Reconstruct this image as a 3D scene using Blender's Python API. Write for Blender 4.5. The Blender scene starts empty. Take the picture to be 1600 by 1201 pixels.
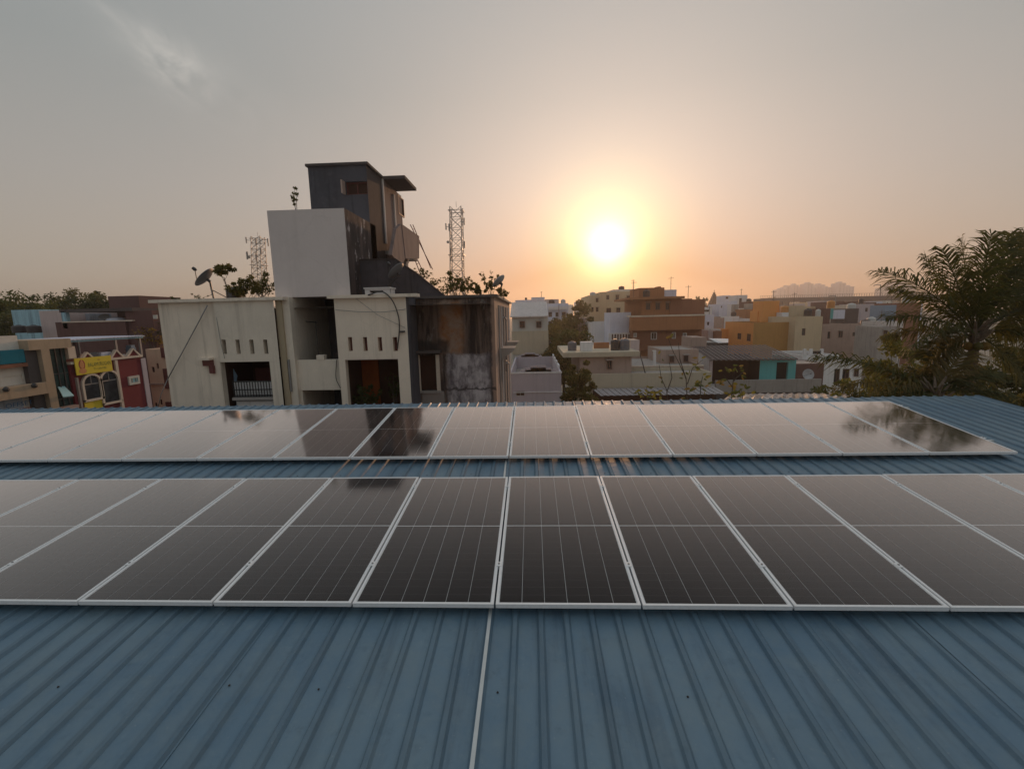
import bpy, math, random
import numpy as np
from mathutils import Vector, Matrix
R_ = math.radians
scn = bpy.context.scene
col = scn.collection
random.seed(5)
rng = np.random.default_rng(5)

# ------------------------------------------------------------------ camera
ZC = 12.0
FPX = 704.6
YAW, PITCH, ROLL = R_(2.67), R_(8.8), R_(-1.30)
cam_d = bpy.data.cameras.new('camera'); cam = bpy.data.objects.new('camera', cam_d)
col.objects.link(cam); scn.camera = cam
_F = Vector((-math.sin(YAW)*math.cos(PITCH), math.cos(YAW)*math.cos(PITCH), -math.sin(PITCH)))
_R0 = Vector((math.cos(YAW), math.sin(YAW), 0)); _U0 = _R0.cross(_F)
_R = math.cos(ROLL)*_R0 + math.sin(ROLL)*_U0
_U = -math.sin(ROLL)*_R0 + math.cos(ROLL)*_U0
m = Matrix.Identity(4)
for i in range(3):
    m[i][0] = _R[i]; m[i][1] = _U[i]; m[i][2] = -_F[i]
m[2][3] = ZC
cam.matrix_world = m
cam_d.sensor_width = 36; cam_d.lens = 36*FPX/1600; cam_d.clip_end = 6000; cam_d.clip_start = .05

def ray(px, py):
    return _F + _R*((px-800)/FPX) + _U*((600.5-py)/FPX)
def at(px, py, Y=None, X=None, Z=None):
    """point seen at (px,py) of the 1600x1201 photograph on a plane of the place"""
    d = ray(px, py)
    t = Y/d.y if Y is not None else X/d.x if X is not None else (Z-ZC)/d.z
    return Vector((0, 0, ZC)) + d*t

# ------------------------------------------------------------------ sun, sky
SUN = ray(949, 384).normalized()
SUN_EL = math.asin(SUN.z); SUN_AZ = math.atan2(SUN.x, SUN.y)
sd = bpy.data.lights.new('sun', 'SUN'); sun = bpy.data.objects.new('sun', sd); col.objects.link(sun)
sd.energy = 1.5; sd.angle = R_(1.5); sd.color = (1, .54, .28)
sun.rotation_euler = SUN.to_track_quat('Z', 'Y').to_euler()
sun.location = (30, 60, 60)

w = bpy.data.worlds.new('World'); scn.world = w; w.use_nodes = True
nt = w.node_tree; nt.nodes.clear()
def wn(t, **k):
    n = nt.nodes.new(t)
    for a, b in k.items(): setattr(n, a, b)
    return n
def wl(a, b): nt.links.new(a, b)
def wmath(op, a, b=None, c=None, clamp=False):
    n = wn('ShaderNodeMath', operation=op, use_clamp=clamp)
    for i, v in enumerate((a, b, c)):
        if v is None: continue
        if isinstance(v, (int, float)): n.inputs[i].default_value = v
        else: wl(v, n.inputs[i])
    return n.outputs[0]
def wscale(colr, fac):
    n = wn('ShaderNodeVectorMath', operation='SCALE')
    if isinstance(colr, tuple): n.inputs[0].default_value = colr
    else: wl(colr, n.inputs[0])
    if isinstance(fac, (int, float)): n.inputs['Scale'].default_value = fac
    else: wl(fac, n.inputs['Scale'])
    return n.outputs[0]
def wadd(a, b):
    n = wn('ShaderNodeVectorMath', operation='ADD'); wl(a, n.inputs[0]); wl(b, n.inputs[1]); return n.outputs[0]
tc = wn('ShaderNodeTexCoord'); nrm = wn('ShaderNodeVectorMath', operation='NORMALIZE'); wl(tc.outputs['Generated'], nrm.inputs[0])
sep = wn('ShaderNodeSeparateXYZ'); wl(nrm.outputs[0], sep.inputs[0])
el = wmath('ARCSINE', sep.outputs['Z'])
eln = wmath('MULTIPLY', el, 2/math.pi)
ramp = wn('ShaderNodeValToRGB'); wl(eln, ramp.inputs[0])
stops = [(0.0, (.42, .35, .285)), (.05, (.405, .36, .305)), (.15, (.34, .33, .31)), (.26, (.265, .29, .29)), (.40, (.262, .30, .315)), (.6, (.33, .37, .39)), (1, (.42, .47, .50))]
ramp.color_ramp.elements[0].position = 0; ramp.color_ramp.elements[0].color = stops[0][1]+(1,)
ramp.color_ramp.elements[1].position = 1; ramp.color_ramp.elements[1].color = stops[-1][1]+(1,)
for p_, c_ in stops[1:-1]:
    e = ramp.color_ramp.elements.new(p_); e.color = c_+(1,)
dt = wn('ShaderNodeVectorMath', operation='DOT_PRODUCT'); wl(nrm.outputs[0], dt.inputs[0]); dt.inputs[1].default_value = SUN
th = wmath('ARCCOSINE', wmath('MINIMUM', dt.outputs['Value'], .999999))
def glow(k, c, a):
    return wscale(c, wmath('MULTIPLY', wmath('EXPONENT', wmath('MULTIPLY', th, -1/R_(k))), a))
def gauss(k, c, a):
    q = wmath('DIVIDE', th, R_(k)); q = wmath('MULTIPLY', wmath('MULTIPLY', q, q), -1)
    return wscale(c, wmath('MULTIPLY', wmath('EXPONENT', q), a))
sky = wadd(ramp.outputs['Color'], glow(16, (1.03, .75, .56), 1.03))
# extra reddening low in the haze under the sun
lowf = wmath('EXPONENT', wmath('MULTIPLY', wmath('MAXIMUM', el, 0), -1/R_(6)))
sunw = wmath('EXPONENT', wmath('MULTIPLY', th, -1/R_(22)))
lowf = wmath('MULTIPLY', wmath('MULTIPLY', lowf, sunw), 3.2, clamp=True)
mixr = wn('ShaderNodeMix', data_type='RGBA', blend_type='MULTIPLY')
wl(lowf, mixr.inputs['Factor']); wl(sky, mixr.inputs['A']); mixr.inputs['B'].default_value = (.72, .455, .32, 1)
sky = mixr.outputs['Result']
sky = wadd(sky, glow(1.9, (1, .90, .55), 2.2))
sky = wadd(sky, gauss(6.4, (.5, .40, .05), .95))
sky = wadd(sky, gauss(2.2, (1, .9, .6), .9))
# faint wisps of cirrus, high on the left
def cloud(px, py, su, sv, ang, amp, nsc):
    d = ray(px, py).normalized()
    side = _R*math.cos(ang)+_U*math.sin(ang); side = (side - d*side.dot(d)).normalized(); up = d.cross(side)
    def dp(v):
        n = wn('ShaderNodeVectorMath', operation='DOT_PRODUCT'); wl(nrm.outputs[0], n.inputs[0]); n.inputs[1].default_value = v; return n.outputs['Value']
    u = dp(side); v = dp(up); f = dp(d)
    a = wmath('POWER', wmath('DIVIDE', u, su), 2); b = wmath('POWER', wmath('DIVIDE', v, sv), 2)
    g = wmath('EXPONENT', wmath('MULTIPLY', wmath('ADD', a, b), -1))
    g = wmath('MULTIPLY', g, wmath('GREATER_THAN', f, 0))
    comb = wn('ShaderNodeCombineXYZ'); wl(u, comb.inputs[0]); wl(wmath('MULTIPLY', v, 1.7), comb.inputs[1])
    no = wn('ShaderNodeTexNoise'); wl(comb.outputs[0], no.inputs['Vector']); no.inputs['Scale'].default_value = nsc; no.inputs['Detail'].default_value = 6; no.inputs['Roughness'].default_value = .6; no.inputs['Distortion'].default_value = .8
    f2 = wmath('MULTIPLY', wmath('SUBTRACT', no.outputs[0], .38), 3.2, clamp=True)
    return wscale((.20, .175, .15), wmath('MULTIPLY', wmath('MULTIPLY', g, f2), amp))
sky = wadd(sky, cloud(268, 100, .045, .030, R_(-38), 1.15, 12))
sky = wadd(sky, cloud(232, 62, .075, .010, R_(-36), .55, 14))
sky = wadd(sky, cloud(300, 120, .10, .045, R_(-30), .35, 8))
bg = wn('ShaderNodeBackground'); wl(sky, bg.inputs['Color']); bg.inputs['Strength'].default_value = 1.12
nish = wn('ShaderNodeTexSky', sky_type='NISHITA'); nish.sun_disc = False
nish.sun_elevation = SUN_EL; nish.sun_rotation = SUN_AZ; nish.dust_density = .4; nish.air_density = 1.0; nish.ozone_density = 1
bg2 = wn('ShaderNodeBackground'); wl(nish.outputs[0], bg2.inputs['Color']); bg2.inputs['Strength'].default_value = .05
ad = wn('ShaderNodeMixShader'); ad.inputs[0].default_value = .12; wl(bg.outputs[0], ad.inputs[1]); wl(bg2.outputs[0], ad.inputs[2])
wo = wn('ShaderNodeOutputWorld'); wl(ad.outputs[0], wo.inputs['Surface'])

scn.view_settings.view_transform = 'Standard'
scn.view_settings.look = 'None'
scn.view_settings.exposure = 0; scn.view_settings.gamma = 1
scn.view_settings.use_curve_mapping = False

# ------------------------------------------------------------------ materials
class NB:
    def __init__(s, name, rough=.8):
        s.m = bpy.data.materials.new(name); s.m.use_nodes = True; s.t = s.m.node_tree
        s.b = s.t.nodes['Principled BSDF']; s.b.inputs['Roughness'].default_value = rough
        s.out = s.t.nodes['Material Output']
        s.geo = s.t.nodes.new('ShaderNodeNewGeometry'); s.pos = s.geo.outputs['Position']
    def n(s, t, **k):
        n = s.t.nodes.new(t)
        for a, b in k.items(): setattr(n, a, b)
        return n
    def l(s, a, b): s.t.links.new(a, b)
    def math(s, op, a, b=None, clamp=False):
        n = s.n('ShaderNodeMath', operation=op, use_clamp=clamp)
        for i, v in enumerate((a, b)):
            if v is None: continue
            if isinstance(v, (int, float)): n.inputs[i].default_value = v
            else: s.l(v, n.inputs[i])
        return n.outputs[0]
    def noise(s, scale, detail=4, rough=.55, stretch=(1, 1, 1), dist=0, coord=None):
        mp = s.n('ShaderNodeMapping'); s.l(coord or s.pos, mp.inputs[0]); mp.inputs['Scale'].default_value = stretch
        no = s.n('ShaderNodeTexNoise'); s.l(mp.outputs[0], no.inputs['Vector'])
        no.inputs['Scale'].default_value = scale; no.inputs['Detail'].default_value = detail
        no.inputs['Roughness'].default_value = rough; no.inputs['Distortion'].default_value = dist
        return no.outputs[0]
    def rng(s, v, a, b, c=0, d=1):
        n = s.n('ShaderNodeMapRange'); s.l(v, n.inputs[0]); n.interpolation_type = 'SMOOTHSTEP'
        for i, q in zip((1, 2, 3, 4), (a, b, c, d)): n.inputs[i].default_value = q
        return n.outputs[0]
    def mix(s, f, a, b, mode='MIX'):
        n = s.n('ShaderNodeMix', data_type='RGBA', blend_type=mode)
        if isinstance(f, (int, float)): n.inputs['Factor'].default_value = f
        else: s.l(f, n.inputs['Factor'])
        for key, v in (('A', a), ('B', b)):
            if isinstance(v, tuple): n.inputs[key].default_value = v[:3]+(1,)
            else: s.l(v, n.inputs[key])
        return n.outputs['Result']
    def base(s, c):
        if isinstance(c, tuple): s.b.inputs['Base Color'].default_value = c[:3]+(1,)
        else: s.l(c, s.b.inputs['Base Color'])
    def bump(s, h, strength=.3, dist=.01):
        n = s.n('ShaderNodeBump'); s.l(h, n.inputs['Height']); n.inputs['Strength'].default_value = strength; n.inputs['Distance'].default_value = dist
        s.l(n.outputs[0], s.b.inputs['Normal'])

def tint(c, f): return tuple(min(1, x*f) for x in c)
def plaster(name, c, streak=.35, blotch=.25, dark=(.09, .08, .075), rough=.92, fine=14):
    c = tuple(min(.86, x*f) for x, f in zip(c, (1.26, 1.28, 1.36)))
    b = NB(name, rough)
    n1 = b.noise(.55, 6, .6); n2 = b.noise(3.5, 5, .6)
    st = b.noise(1.3, 7, .65, (2.6, 2.6, .16), .3)
    c1 = b.mix(b.math('MULTIPLY', b.rng(n1, .35, .7), blotch), c, tint(c, .62))
    c1 = b.mix(b.math('MULTIPLY', b.rng(n2, .45, .75), blotch*.8), c1, tint(c, 1.18))
    c1 = b.mix(b.math('MULTIPLY', b.rng(st, .50, .72), streak), c1, dark)
    vo = b.n('ShaderNodeTexVoronoi', feature='DISTANCE_TO_EDGE'); vo.inputs['Scale'].default_value = .45; b.l(b.pos, vo.inputs['Vector'])
    wv = b.n('ShaderNodeVectorMath', operation='ADD'); nn = b.n('ShaderNodeTexNoise'); nn.inputs['Scale'].default_value = 1.1; nn.inputs['Detail'].default_value = 5; b.l(b.pos, nn.inputs['Vector']); b.l(b.pos, wv.inputs[0]); b.l(nn.outputs['Color'], wv.inputs[1]); b.l(wv.outputs[0], vo.inputs['Vector'])
    c1 = b.mix(b.math('MULTIPLY', b.rng(vo.outputs['Distance'], .010, .002), .07), c1, dark)
    b.base(c1); b.bump(b.noise(fine, 4), .25, .02)
    return b.m
def simple(name, c, rough=.6, metal=0, var=.2, sc=4, spec=None):
    b = NB(name, rough)
    n1 = b.noise(sc, 5)
    b.base(b.mix(b.math('MULTIPLY', b.rng(n1, .35, .7), var), c, tint(c, .55)))
    b.b.inputs['Metallic'].default_value = metal
    if spec is not None: b.b.inputs['Specular IOR Level'].default_value = spec
    return b.m
def leafmat(name, c, c2, trans=.35):
    b = NB(name, .6); t = b.t
    ri = b.geo.outputs['Random Per Island']
    n1 = b.noise(1.1, 3)
    cc = b.mix(ri, c, c2); cc = b.mix(b.math('MULTIPLY', b.rng(n1, .35, .65), .45), cc, tint(c, .55))
    b.base(cc); b.b.inputs['Specular IOR Level'].default_value = .3
    tr = b.n('ShaderNodeBsdfTranslucent'); b.l(b.mix(.4, cc, (.30, .26, .04)), tr.inputs[0])
    mx = b.n('ShaderNodeMixShader'); mx.inputs[0].default_value = trans
    b.l(b.b.outputs[0], mx.inputs[1]); b.l(tr.outputs[0], mx.inputs[2]); b.l(mx.outputs[0], b.out.inputs['Surface'])
    return b.m
def glassmat(name, c=(.02, .022, .025), rough=.12):
    b = NB(name, rough); n1 = b.noise(1.7, 3)
    b.base(b.mix(b.rng(n1, .4, .6), c, tint(c, 2.2))); b.b.inputs['IOR'].default_value = 1.5
    return b.m

M = {}
M['beige'] = plaster('beige_plaster', (.68, .58, .46), .30, .2, (.20, .17, .13))
M['beige2'] = plaster('beige_plaster_aged', (.63, .55, .44), .3, .3, (.24, .19, .15))
M['tankbeige'] = plaster('grey_beige_plaster', (.58, .505, .46), .10, .18, (.28, .24, .20))
M['ochre'] = plaster('ochre_trim_plaster', (.36, .285, .185), .3, .25)
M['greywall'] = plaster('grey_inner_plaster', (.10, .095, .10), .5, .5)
M['darkstain'] = plaster('black_stained_render', (.072, .062, .066), .75, .6, (.022, .02, .022))
M['tower'] = plaster('blue_grey_mouldy_render', (.078, .076, .086), .55, .7, (.02, .02, .025))
M['towerside'] = plaster('brown_mouldy_render', (.055, .042, .040), .7, .55, (.025, .02, .02))
M['whitestrip'] = plaster('white_strip_paint', (.55, .50, .46), .4, .3)
M['concrete'] = plaster('weathered_concrete', (.30, .27, .24), .45, .4)
M['concdark'] = plaster('dark_concrete', (.085, .07, .065), .5, .4)
M['maroon'] = plaster('maroon_paint', (.15, .025, .028), .3, .3, (.04, .012, .012))
M['cream'] = plaster('cream_paint', (.60, .55, .47), .3, .25, (.2, .17, .14))
M['creamtrim'] = plaster('cream_trim_paint', (.55, .46, .36), .25, .2)
M['tan'] = plaster('tan_cladding', (.36, .27, .18), .3, .3)
M['tealband'] = plaster('teal_tarpaulin', (.02, .16, .20), .3, .3, (.01, .04, .08))
M['lblue'] = plaster('light_blue_wash', (.30, .47, .52), .6, .3, (.10, .13, .20))
M['pinkwall'] = plaster('pale_pink_wash', (.50, .40, .37), .25, .2, (.2, .15, .14))
M['brownwall'] = plaster('brown_wash', (.115, .06, .052), .35, .3, (.06, .04, .04))
M['peach'] = plaster('peach_paint', (.62, .44, .30), .2, .15, (.3, .2, .14))
M['lavender'] = plaster('lavender_grey_paint', (.40, .35, .36), .2, .2, (.17, .14, .15))
M['greenish'] = plaster('pale_green_beige_paint', (.44, .43, .38), .2, .2)
M['yellowish'] = plaster('pale_yellow_paint', (.42, .36, .26), .2, .2)
M['whiteblue'] = plaster('bluish_white_paint', (.55, .56, .62), .2, .2, (.2, .2, .22))
M['white'] = plaster('off_white_paint', (.62, .60, .57), .25, .2, (.22, .2, .18))
M['orangep'] = plaster('bright_orange_paint', (.62, .26, .07), .2, .15, (.35, .13, .03))
M['ochrep'] = plaster('ochre_brown_paint', (.36, .19, .055), .15, .2, (.16, .09, .03))
M['yellowp'] = plaster('pale_yellow_ochre_paint', (.50, .39, .25), .2, .2, (.25, .18, .1))
M['brick'] = plaster('terracotta_brown_paint', (.31, .135, .06), .3, .3, (.12, .05, .03))
M['brick2'] = plaster('brown_red_paint', (.22, .095, .055), .3, .3, (.08, .04, .03))
M['pinkbrown'] = plaster('pinkish_brown_render', (.36, .26, .21), .35, .3, (.13, .1, .08))
M['teal'] = plaster('teal_paint', (.10, .34, .32), .2, .2, (.06, .2, .2))
M['greypar'] = plaster('grey_parapet_render', (.27, .24, .21), .45, .35, (.08, .08, .07))
M['farwhite'] = plaster('far_tower_paint', (.52, .50, .52), .1, .1)
M['blue'] = simple('blue_sheet_paint', (.20, .30, .42), .5)
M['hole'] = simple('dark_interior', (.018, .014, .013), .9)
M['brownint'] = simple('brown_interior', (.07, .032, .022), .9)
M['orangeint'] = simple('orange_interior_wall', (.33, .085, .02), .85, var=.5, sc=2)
M['frame'] = simple('aluminium_frame', (.86, .86, .87), .4, .1, .12, 30)
M['alu'] = simple('aluminium_strip', (.62, .64, .64), .45, .5, .2, 8)
M['backsheet'] = simple('white_backsheet', (.85, .85, .85), .6, var=.05)
M['steel'] = simple('dull_steel', (.32, .31, .31), .5, .6)
M['darksteel'] = simple('dark_steel', (.07, .065, .065), .5, .3)
M['blackpaint'] = simple('black_paint', (.02, .02, .022), .5)
M['winframe'] = simple('window_frame_paint', (.16, .085, .07), .6)
M['winwhite'] = simple('white_window_frame', (.55, .54, .50), .6)
M['redbrown'] = simple('red_brown_paint', (.16, .05, .045), .7)
M['glass'] = glassmat('dark_window_glass')
M['greenglass'] = glassmat('dark_green_glass', (.012, .03, .028), .25)
M['iceglass'] = simple('pale_blue_glass', (.38, .62, .66), .3)
M['tankblack'] = simple('black_plastic_tank', (.05, .04, .04), .5)
M['tankgrey'] = simple('grey_plastic_tank', (.14, .14, .16), .5)
M['tankwhite'] = simple('white_plastic_tank', (.55, .56, .55), .5)
M['tankorange'] = simple('orange_plastic_tank', (.60, .26, .07), .5)
M['dish'] = simple('grey_dish_paint', (.17, .17, .18), .45, .2)
M['dishwhite'] = simple('pale_dish_paint', (.42, .42, .44), .45, .1)
M['yellowsign'] = simple('yellow_sign_vinyl', (.72, .56, .03), .5, var=.12)
M['signred'] = simple('red_print', (.35, .04, .03), .6)
M['signorange'] = simple('orange_print', (.62, .27, .10), .6)
M['signblue'] = simple('blue_print', (.05, .16, .34), .6)
M['signgreen'] = simple('green_print', (.12, .16, .04), .6)
M['shutter'] = plaster('grey_blue_shutter_paint', (.30, .33, .36), .5, .4)
M['bark'] = simple('bark', (.11, .085, .065), .9, var=.6, sc=9)
M['palmbark'] = simple('palm_bark', (.17, .125, .09), .9, var=.7, sc=14)
M['leaf'] = leafmat('dark_leaves', (.045, .062, .02), (.075, .085, .028))
M['leafg'] = leafmat('mid_green_leaves', (.055, .085, .022), (.10, .12, .03))
M['leafy'] = leafmat('yellow_green_leaves', (.15, .16, .035), (.30, .25, .05), .5)
M['leafo'] = leafmat('orange_yellow_leaves', (.24, .12, .04), (.35, .24, .06), .5)
M['leafbrown'] = leafmat('olive_brown_leaves', (.10, .095, .028), (.18, .145, .04))
M['palmleaf'] = leafmat('palm_leaflets', (.045, .058, .02), (.095, .10, .035), .4)
M['palmleafy'] = leafmat('dry_palm_leaflets', (.10, .085, .03), (.20, .13, .04), .4)
M['ground'] = plaster('dusty_ground', (.24, .20, .15), .0, .5)
M['road'] = simple('asphalt', (.05, .05, .05), .9)

XROOF = at(1527, 619, Y=9.30*math.cos(R_(5.24))).x
# roof sheet: blue coated steel, chalky wear and stains
b = NB('blue_coated_steel', .5)
n1 = b.noise(.9, 7, .62); n2 = b.noise(9, 5, .6); n3 = b.noise(1.6, 6, .6, (3.5, .35, 1)); n4 = b.noise(55, 3)
c = b.mix(b.rng(n1, .3, .7), (.115, .20, .285), (.165, .25, .32))
c = b.mix(b.math('MULTIPLY', b.rng(n2, .5, .75), .28), c, (.24, .32, .37))
c = b.mix(b.math('MULTIPLY', b.rng(n3, .52, .76), .5), c, (.05, .085, .13))
c = b.mix(b.math('MULTIPLY', b.rng(b.noise(5, 6, .7), .58, .76), .4), c, (.06, .10, .14))
c = b.mix(b.math('MULTIPLY', b.rng(b.noise(3.2, 7, .72, (1, 1, 1), .6), .42, .62), .30), c, (.19, .25, .28))
c = b.mix(b.math('MULTIPLY', b.rng(b.noise(11, 4, .6), .55, .75), .22), c, (.06, .11, .16))
c = b.mix(b.math('MULTIPLY', b.rng(n4, .66, .78), .5), c, (.36, .40, .42))
# shade of each rib painted into the colour as an uneven dark band
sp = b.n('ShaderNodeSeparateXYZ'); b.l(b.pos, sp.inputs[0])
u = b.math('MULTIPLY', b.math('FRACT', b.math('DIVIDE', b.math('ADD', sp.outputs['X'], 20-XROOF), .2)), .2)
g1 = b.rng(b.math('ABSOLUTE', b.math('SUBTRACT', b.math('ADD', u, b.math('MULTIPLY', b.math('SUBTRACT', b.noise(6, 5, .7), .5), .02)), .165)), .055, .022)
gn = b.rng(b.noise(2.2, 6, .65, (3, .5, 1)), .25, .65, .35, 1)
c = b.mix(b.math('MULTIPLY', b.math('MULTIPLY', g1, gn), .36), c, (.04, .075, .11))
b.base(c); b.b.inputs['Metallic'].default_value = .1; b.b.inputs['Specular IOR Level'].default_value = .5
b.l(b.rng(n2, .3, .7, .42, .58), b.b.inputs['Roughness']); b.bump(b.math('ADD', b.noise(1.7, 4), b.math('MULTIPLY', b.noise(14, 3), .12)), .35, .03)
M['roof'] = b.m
# solar cells: deep blue-brown silicon with faint half-cell lines and busbars (object coordinates of the panel)
b = NB('silicon_cell', .35)
tco = b.n('ShaderNodeTexCoord'); sp = b.n('ShaderNodeSeparateXYZ'); b.l(tco.outputs['Object'], sp.inputs[0])
fy = b.math('FRACT', b.math('DIVIDE', b.math('SUBTRACT', sp.outputs['Y'], .022), .0925))
line = b.math('LESS_THAN', b.math('ABSOLUTE', b.math('SUBTRACT', fy, .5)), .484)
fx = b.math('FRACT', b.math('DIVIDE', sp.outputs['X'], .0203))
bus = b.math('LESS_THAN', fx, .05)
c = b.mix(b.rng(b.noise(3.1, 3, coord=tco.outputs['Object']), .3, .7), (.0065, .005, .006), (.009, .0075, .009))
c = b.mix(b.math('MULTIPLY', bus, .06), c, (.10, .10, .11))
c = b.mix(line, (.075, .07, .07), c)
b.base(c); b.b.inputs['Specular IOR Level'].default_value = .05
M['cell'] = b.m
# front glass of the modules: clear pane with a dusty sheen
b = NB('dusty_module_glass'); t = b.t
gl = b.n('ShaderNodeBsdfGlossy'); gl.inputs['Color'].default_value = (1.0, .91, .885, 1)
nz = b.noise(2.2, 6, .6)
b.l(b.rng(nz, .3, .7, .065, .105), gl.inputs['Roughness'])
lw = b.n('ShaderNodeLayerWeight'); lw.inputs['Blend'].default_value = .5
fr_o = b.math('MULTIPLY', b.math('POWER', lw.outputs['Facing'], 4.5), 3.45, clamp=True)
tr = b.n('ShaderNodeBsdfTransparent')
mx = b.n('ShaderNodeMixShader'); b.l(fr_o, mx.inputs[0]); b.l(tr.outputs[0], mx.inputs[1]); b.l(gl.outputs[0], mx.inputs[2])
df = b.n('ShaderNodeBsdfDiffuse'); df.inputs['Color'].default_value = (.42, .37, .33, 1)
smear = b.math('MULTIPLY', b.rng(b.noise(1.9, 8, .75, (1, 1, 1), 1.2), .60, .78), .028)
spots = b.math('MULTIPLY', b.rng(b.noise(26, 2), .76, .80), .35)
dust = b.math('ADD', b.math('ADD', smear, spots), b.math('MULTIPLY', b.rng(b.noise(1.4, 7, .65), .3, .75, .5, 1.3), b.math('ADD', b.math('MULTIPLY', b.math('POWER', lw.outputs['Facing'], 3), .10), .003)))
mx2 = b.n('ShaderNodeMixShader'); b.l(dust, mx2.inputs[0]); b.l(mx.outputs[0], mx2.inputs[1]); b.l(df.outputs[0], mx2.inputs[2])
b.l(mx2.outputs[0], b.out.inputs['Surface'])
M['modglass'] = b.m

# ------------------------------------------------------------------ geometry helpers
def rootloc(o):
    v = Vector((0, 0, 0))
    while o is not None:
        v += o.location; o = o.parent
    return v
class MB:
    def __init__(s): s.v = []; s.f = []
    def add(s, vs, fs):
        k = len(s.v); s.v.extend([tuple(q) for q in vs]); s.f.extend([tuple(i+k for i in f) for f in fs]); return s
    def quad(s, a, b_, c_, d): return s.add([a, b_, c_, d], [(0, 1, 2, 3)])
    def box(s, x0, x1, y0, y1, z0, z1):
        v = [(x, y, z) for z in (z0, z1) for y in (y0, y1) for x in (x0, x1)]
        return s.add(v, [(0, 2, 3, 1), (4, 5, 7, 6), (0, 1, 5, 4), (2, 6, 7, 3), (0, 4, 6, 2), (1, 3, 7, 5)])
    def prism(s, poly, axis, a, b_):
        """poly: 2D points; extruded along axis 'x','y' or 'z' from a to b"""
        def mk(p, t): return {'x': (t, p[0], p[1]), 'y': (p[0], t, p[1]), 'z': (p[0], p[1], t)}[axis]
        n = len(poly)
        return s.add([mk(p, a) for p in poly]+[mk(p, b_) for p in poly],
                     [tuple(range(n)), tuple(range(2*n-1, n-1, -1))]+[(i, i+n, (i+1) % n+n, (i+1) % n) for i in range(n)])
    def tube(s, pts, r, n=6, r2=None, cap=True):
        pts = [Vector(p) for p in pts]; k = len(pts); rings = []
        for i, p in enumerate(pts):
            d = (pts[min(i+1, k-1)]-pts[max(i-1, 0)]).normalized()
            a = d.orthogonal().normalized() if i == 0 else (pa-d*pa.dot(d)).normalized()
            pa = a; bb = d.cross(a)
            rr = r+(r2-r)*i/(k-1) if r2 is not None else r
            rings.append([p+a*rr*math.cos(2*math.pi*j/n)+bb*rr*math.sin(2*math.pi*j/n) for j in range(n)])
        vs = [q for g in rings for q in g]
        fs = [(i*n+j, i*n+(j+1) % n, (i+1)*n+(j+1) % n, (i+1)*n+j) for i in range(k-1) for j in range(n)]
        if cap: fs += [tuple(range(n-1, -1, -1)), tuple(range((k-1)*n, k*n))]
        return s.add(vs, fs)
    def lathe(s, c, prof, n=16, axis=None):
        """prof: list of (radius, height) about axis through c"""
        ax = (Vector(axis) if axis else Vector((0, 0, 1))).normalized(); a = ax.orthogonal().normalized(); bb = ax.cross(a); c = Vector(c)
        vs = [c+ax*h+(a*math.cos(2*math.pi*j/n)+bb*math.sin(2*math.pi*j/n))*r for r, h in prof for j in range(n)]
        fs = [(i*n+j, i*n+(j+1) % n, (i+1)*n+(j+1) % n, (i+1)*n+j) for i in range(len(prof)-1) for j in range(n)]
        return s.add(vs, fs)
    def holed(s, O, U, V, N, W, H, holes, t=.18):
        """rectangular wall face with recessed openings; N points into the wall"""
        O, U, V, N = map(Vector, (O, U, V, N))
        us = sorted({0, W, *[q for h in holes for q in (h[0], h[2])]}); vs = sorted({0, H, *[q for h in holes for q in (h[1], h[3])]})
        us = [u for u in us if 0 <= u <= W]; vs = [v for v in vs if 0 <= v <= H]
        for i in range(len(us)-1):
            for j in range(len(vs)-1):
                uc, vc = (us[i]+us[i+1])/2, (vs[j]+vs[j+1])/2
                if any(h[0] < uc < h[2] and h[1] < vc < h[3] for h in holes): continue
                s.quad(O+U*us[i]+V*vs[j], O+U*us[i+1]+V*vs[j], O+U*us[i+1]+V*vs[j+1], O+U*us[i]+V*vs[j+1])
        for u0, v0, u1, v1 in holes:
            p = [O+U*u0+V*v0, O+U*u1+V*v0, O+U*u1+V*v1, O+U*u0+V*v1]
            for a in range(4): s.quad(p[a], p[(a+1) % 4], p[(a+1) % 4]+N*t, p[a]+N*t)
        return s
    def build(s, name, mat, parent=None, local=False, smooth=False, label=None, kind=None):
        me = bpy.data.meshes.new(name)
        off = Vector((0, 0, 0)) if (local or parent is None) else rootloc(parent)
        me.from_pydata([tuple(Vector(q)-off) for q in s.v] if off.length else s.v, [], s.f)
        me.materials.append(M[mat] if isinstance(mat, str) else mat)
        if smooth: me.polygons.foreach_set('use_smooth', [True]*len(me.polygons))
        o = bpy.data.objects.new(name, me); col.objects.link(o)
        if parent is not None: o.parent = parent
        if label: o['label'] = label
        if kind: o['kind'] = kind
        return o
def B(*a): return MB().box(*a)
def tag(o, label, cat=None, group=None, kind=None):
    if label: o['label'] = label
    if cat: o['category'] = cat
    if group: o['group'] = group
    if kind: o['kind'] = kind
    return o
def thing(name, label, cat, loc=(0, 0, 0), group=None):
    o = bpy.data.objects.new(name, None); col.objects.link(o); o.location = loc; o.empty_display_size = .3
    return tag(o, label, cat, group)
def copy_tree(o, parent=None):
    c = o.copy(); col.objects.link(c); c.parent = parent
    for ch in list(o.children): copy_tree(ch, c)
    return c
ORD = ['first', 'second', 'third', 'fourth', 'fifth', 'sixth', 'seventh', 'eighth', 'ninth', 'tenth', 'eleventh', 'twelfth', 'thirteenth', 'fourteenth', 'fifteenth', 'sixteenth', 'seventeenth', 'eighteenth', 'nineteenth', 'twentieth']

# ------------------------------------------------------------------ ground
g = MB(); NG = 24
g.quad((-1400, -1400, 0), (1400, -1400, 0), (1400, 1400, 0), (-1400, 1400, 0))
tag(g.build('ground', 'ground'), None, kind='structure')
r = MB(); r.box(-24.5, -16.2, -60, 140, .004, .02)
tag(r.build('road', 'road'), None, kind='structure')

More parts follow.
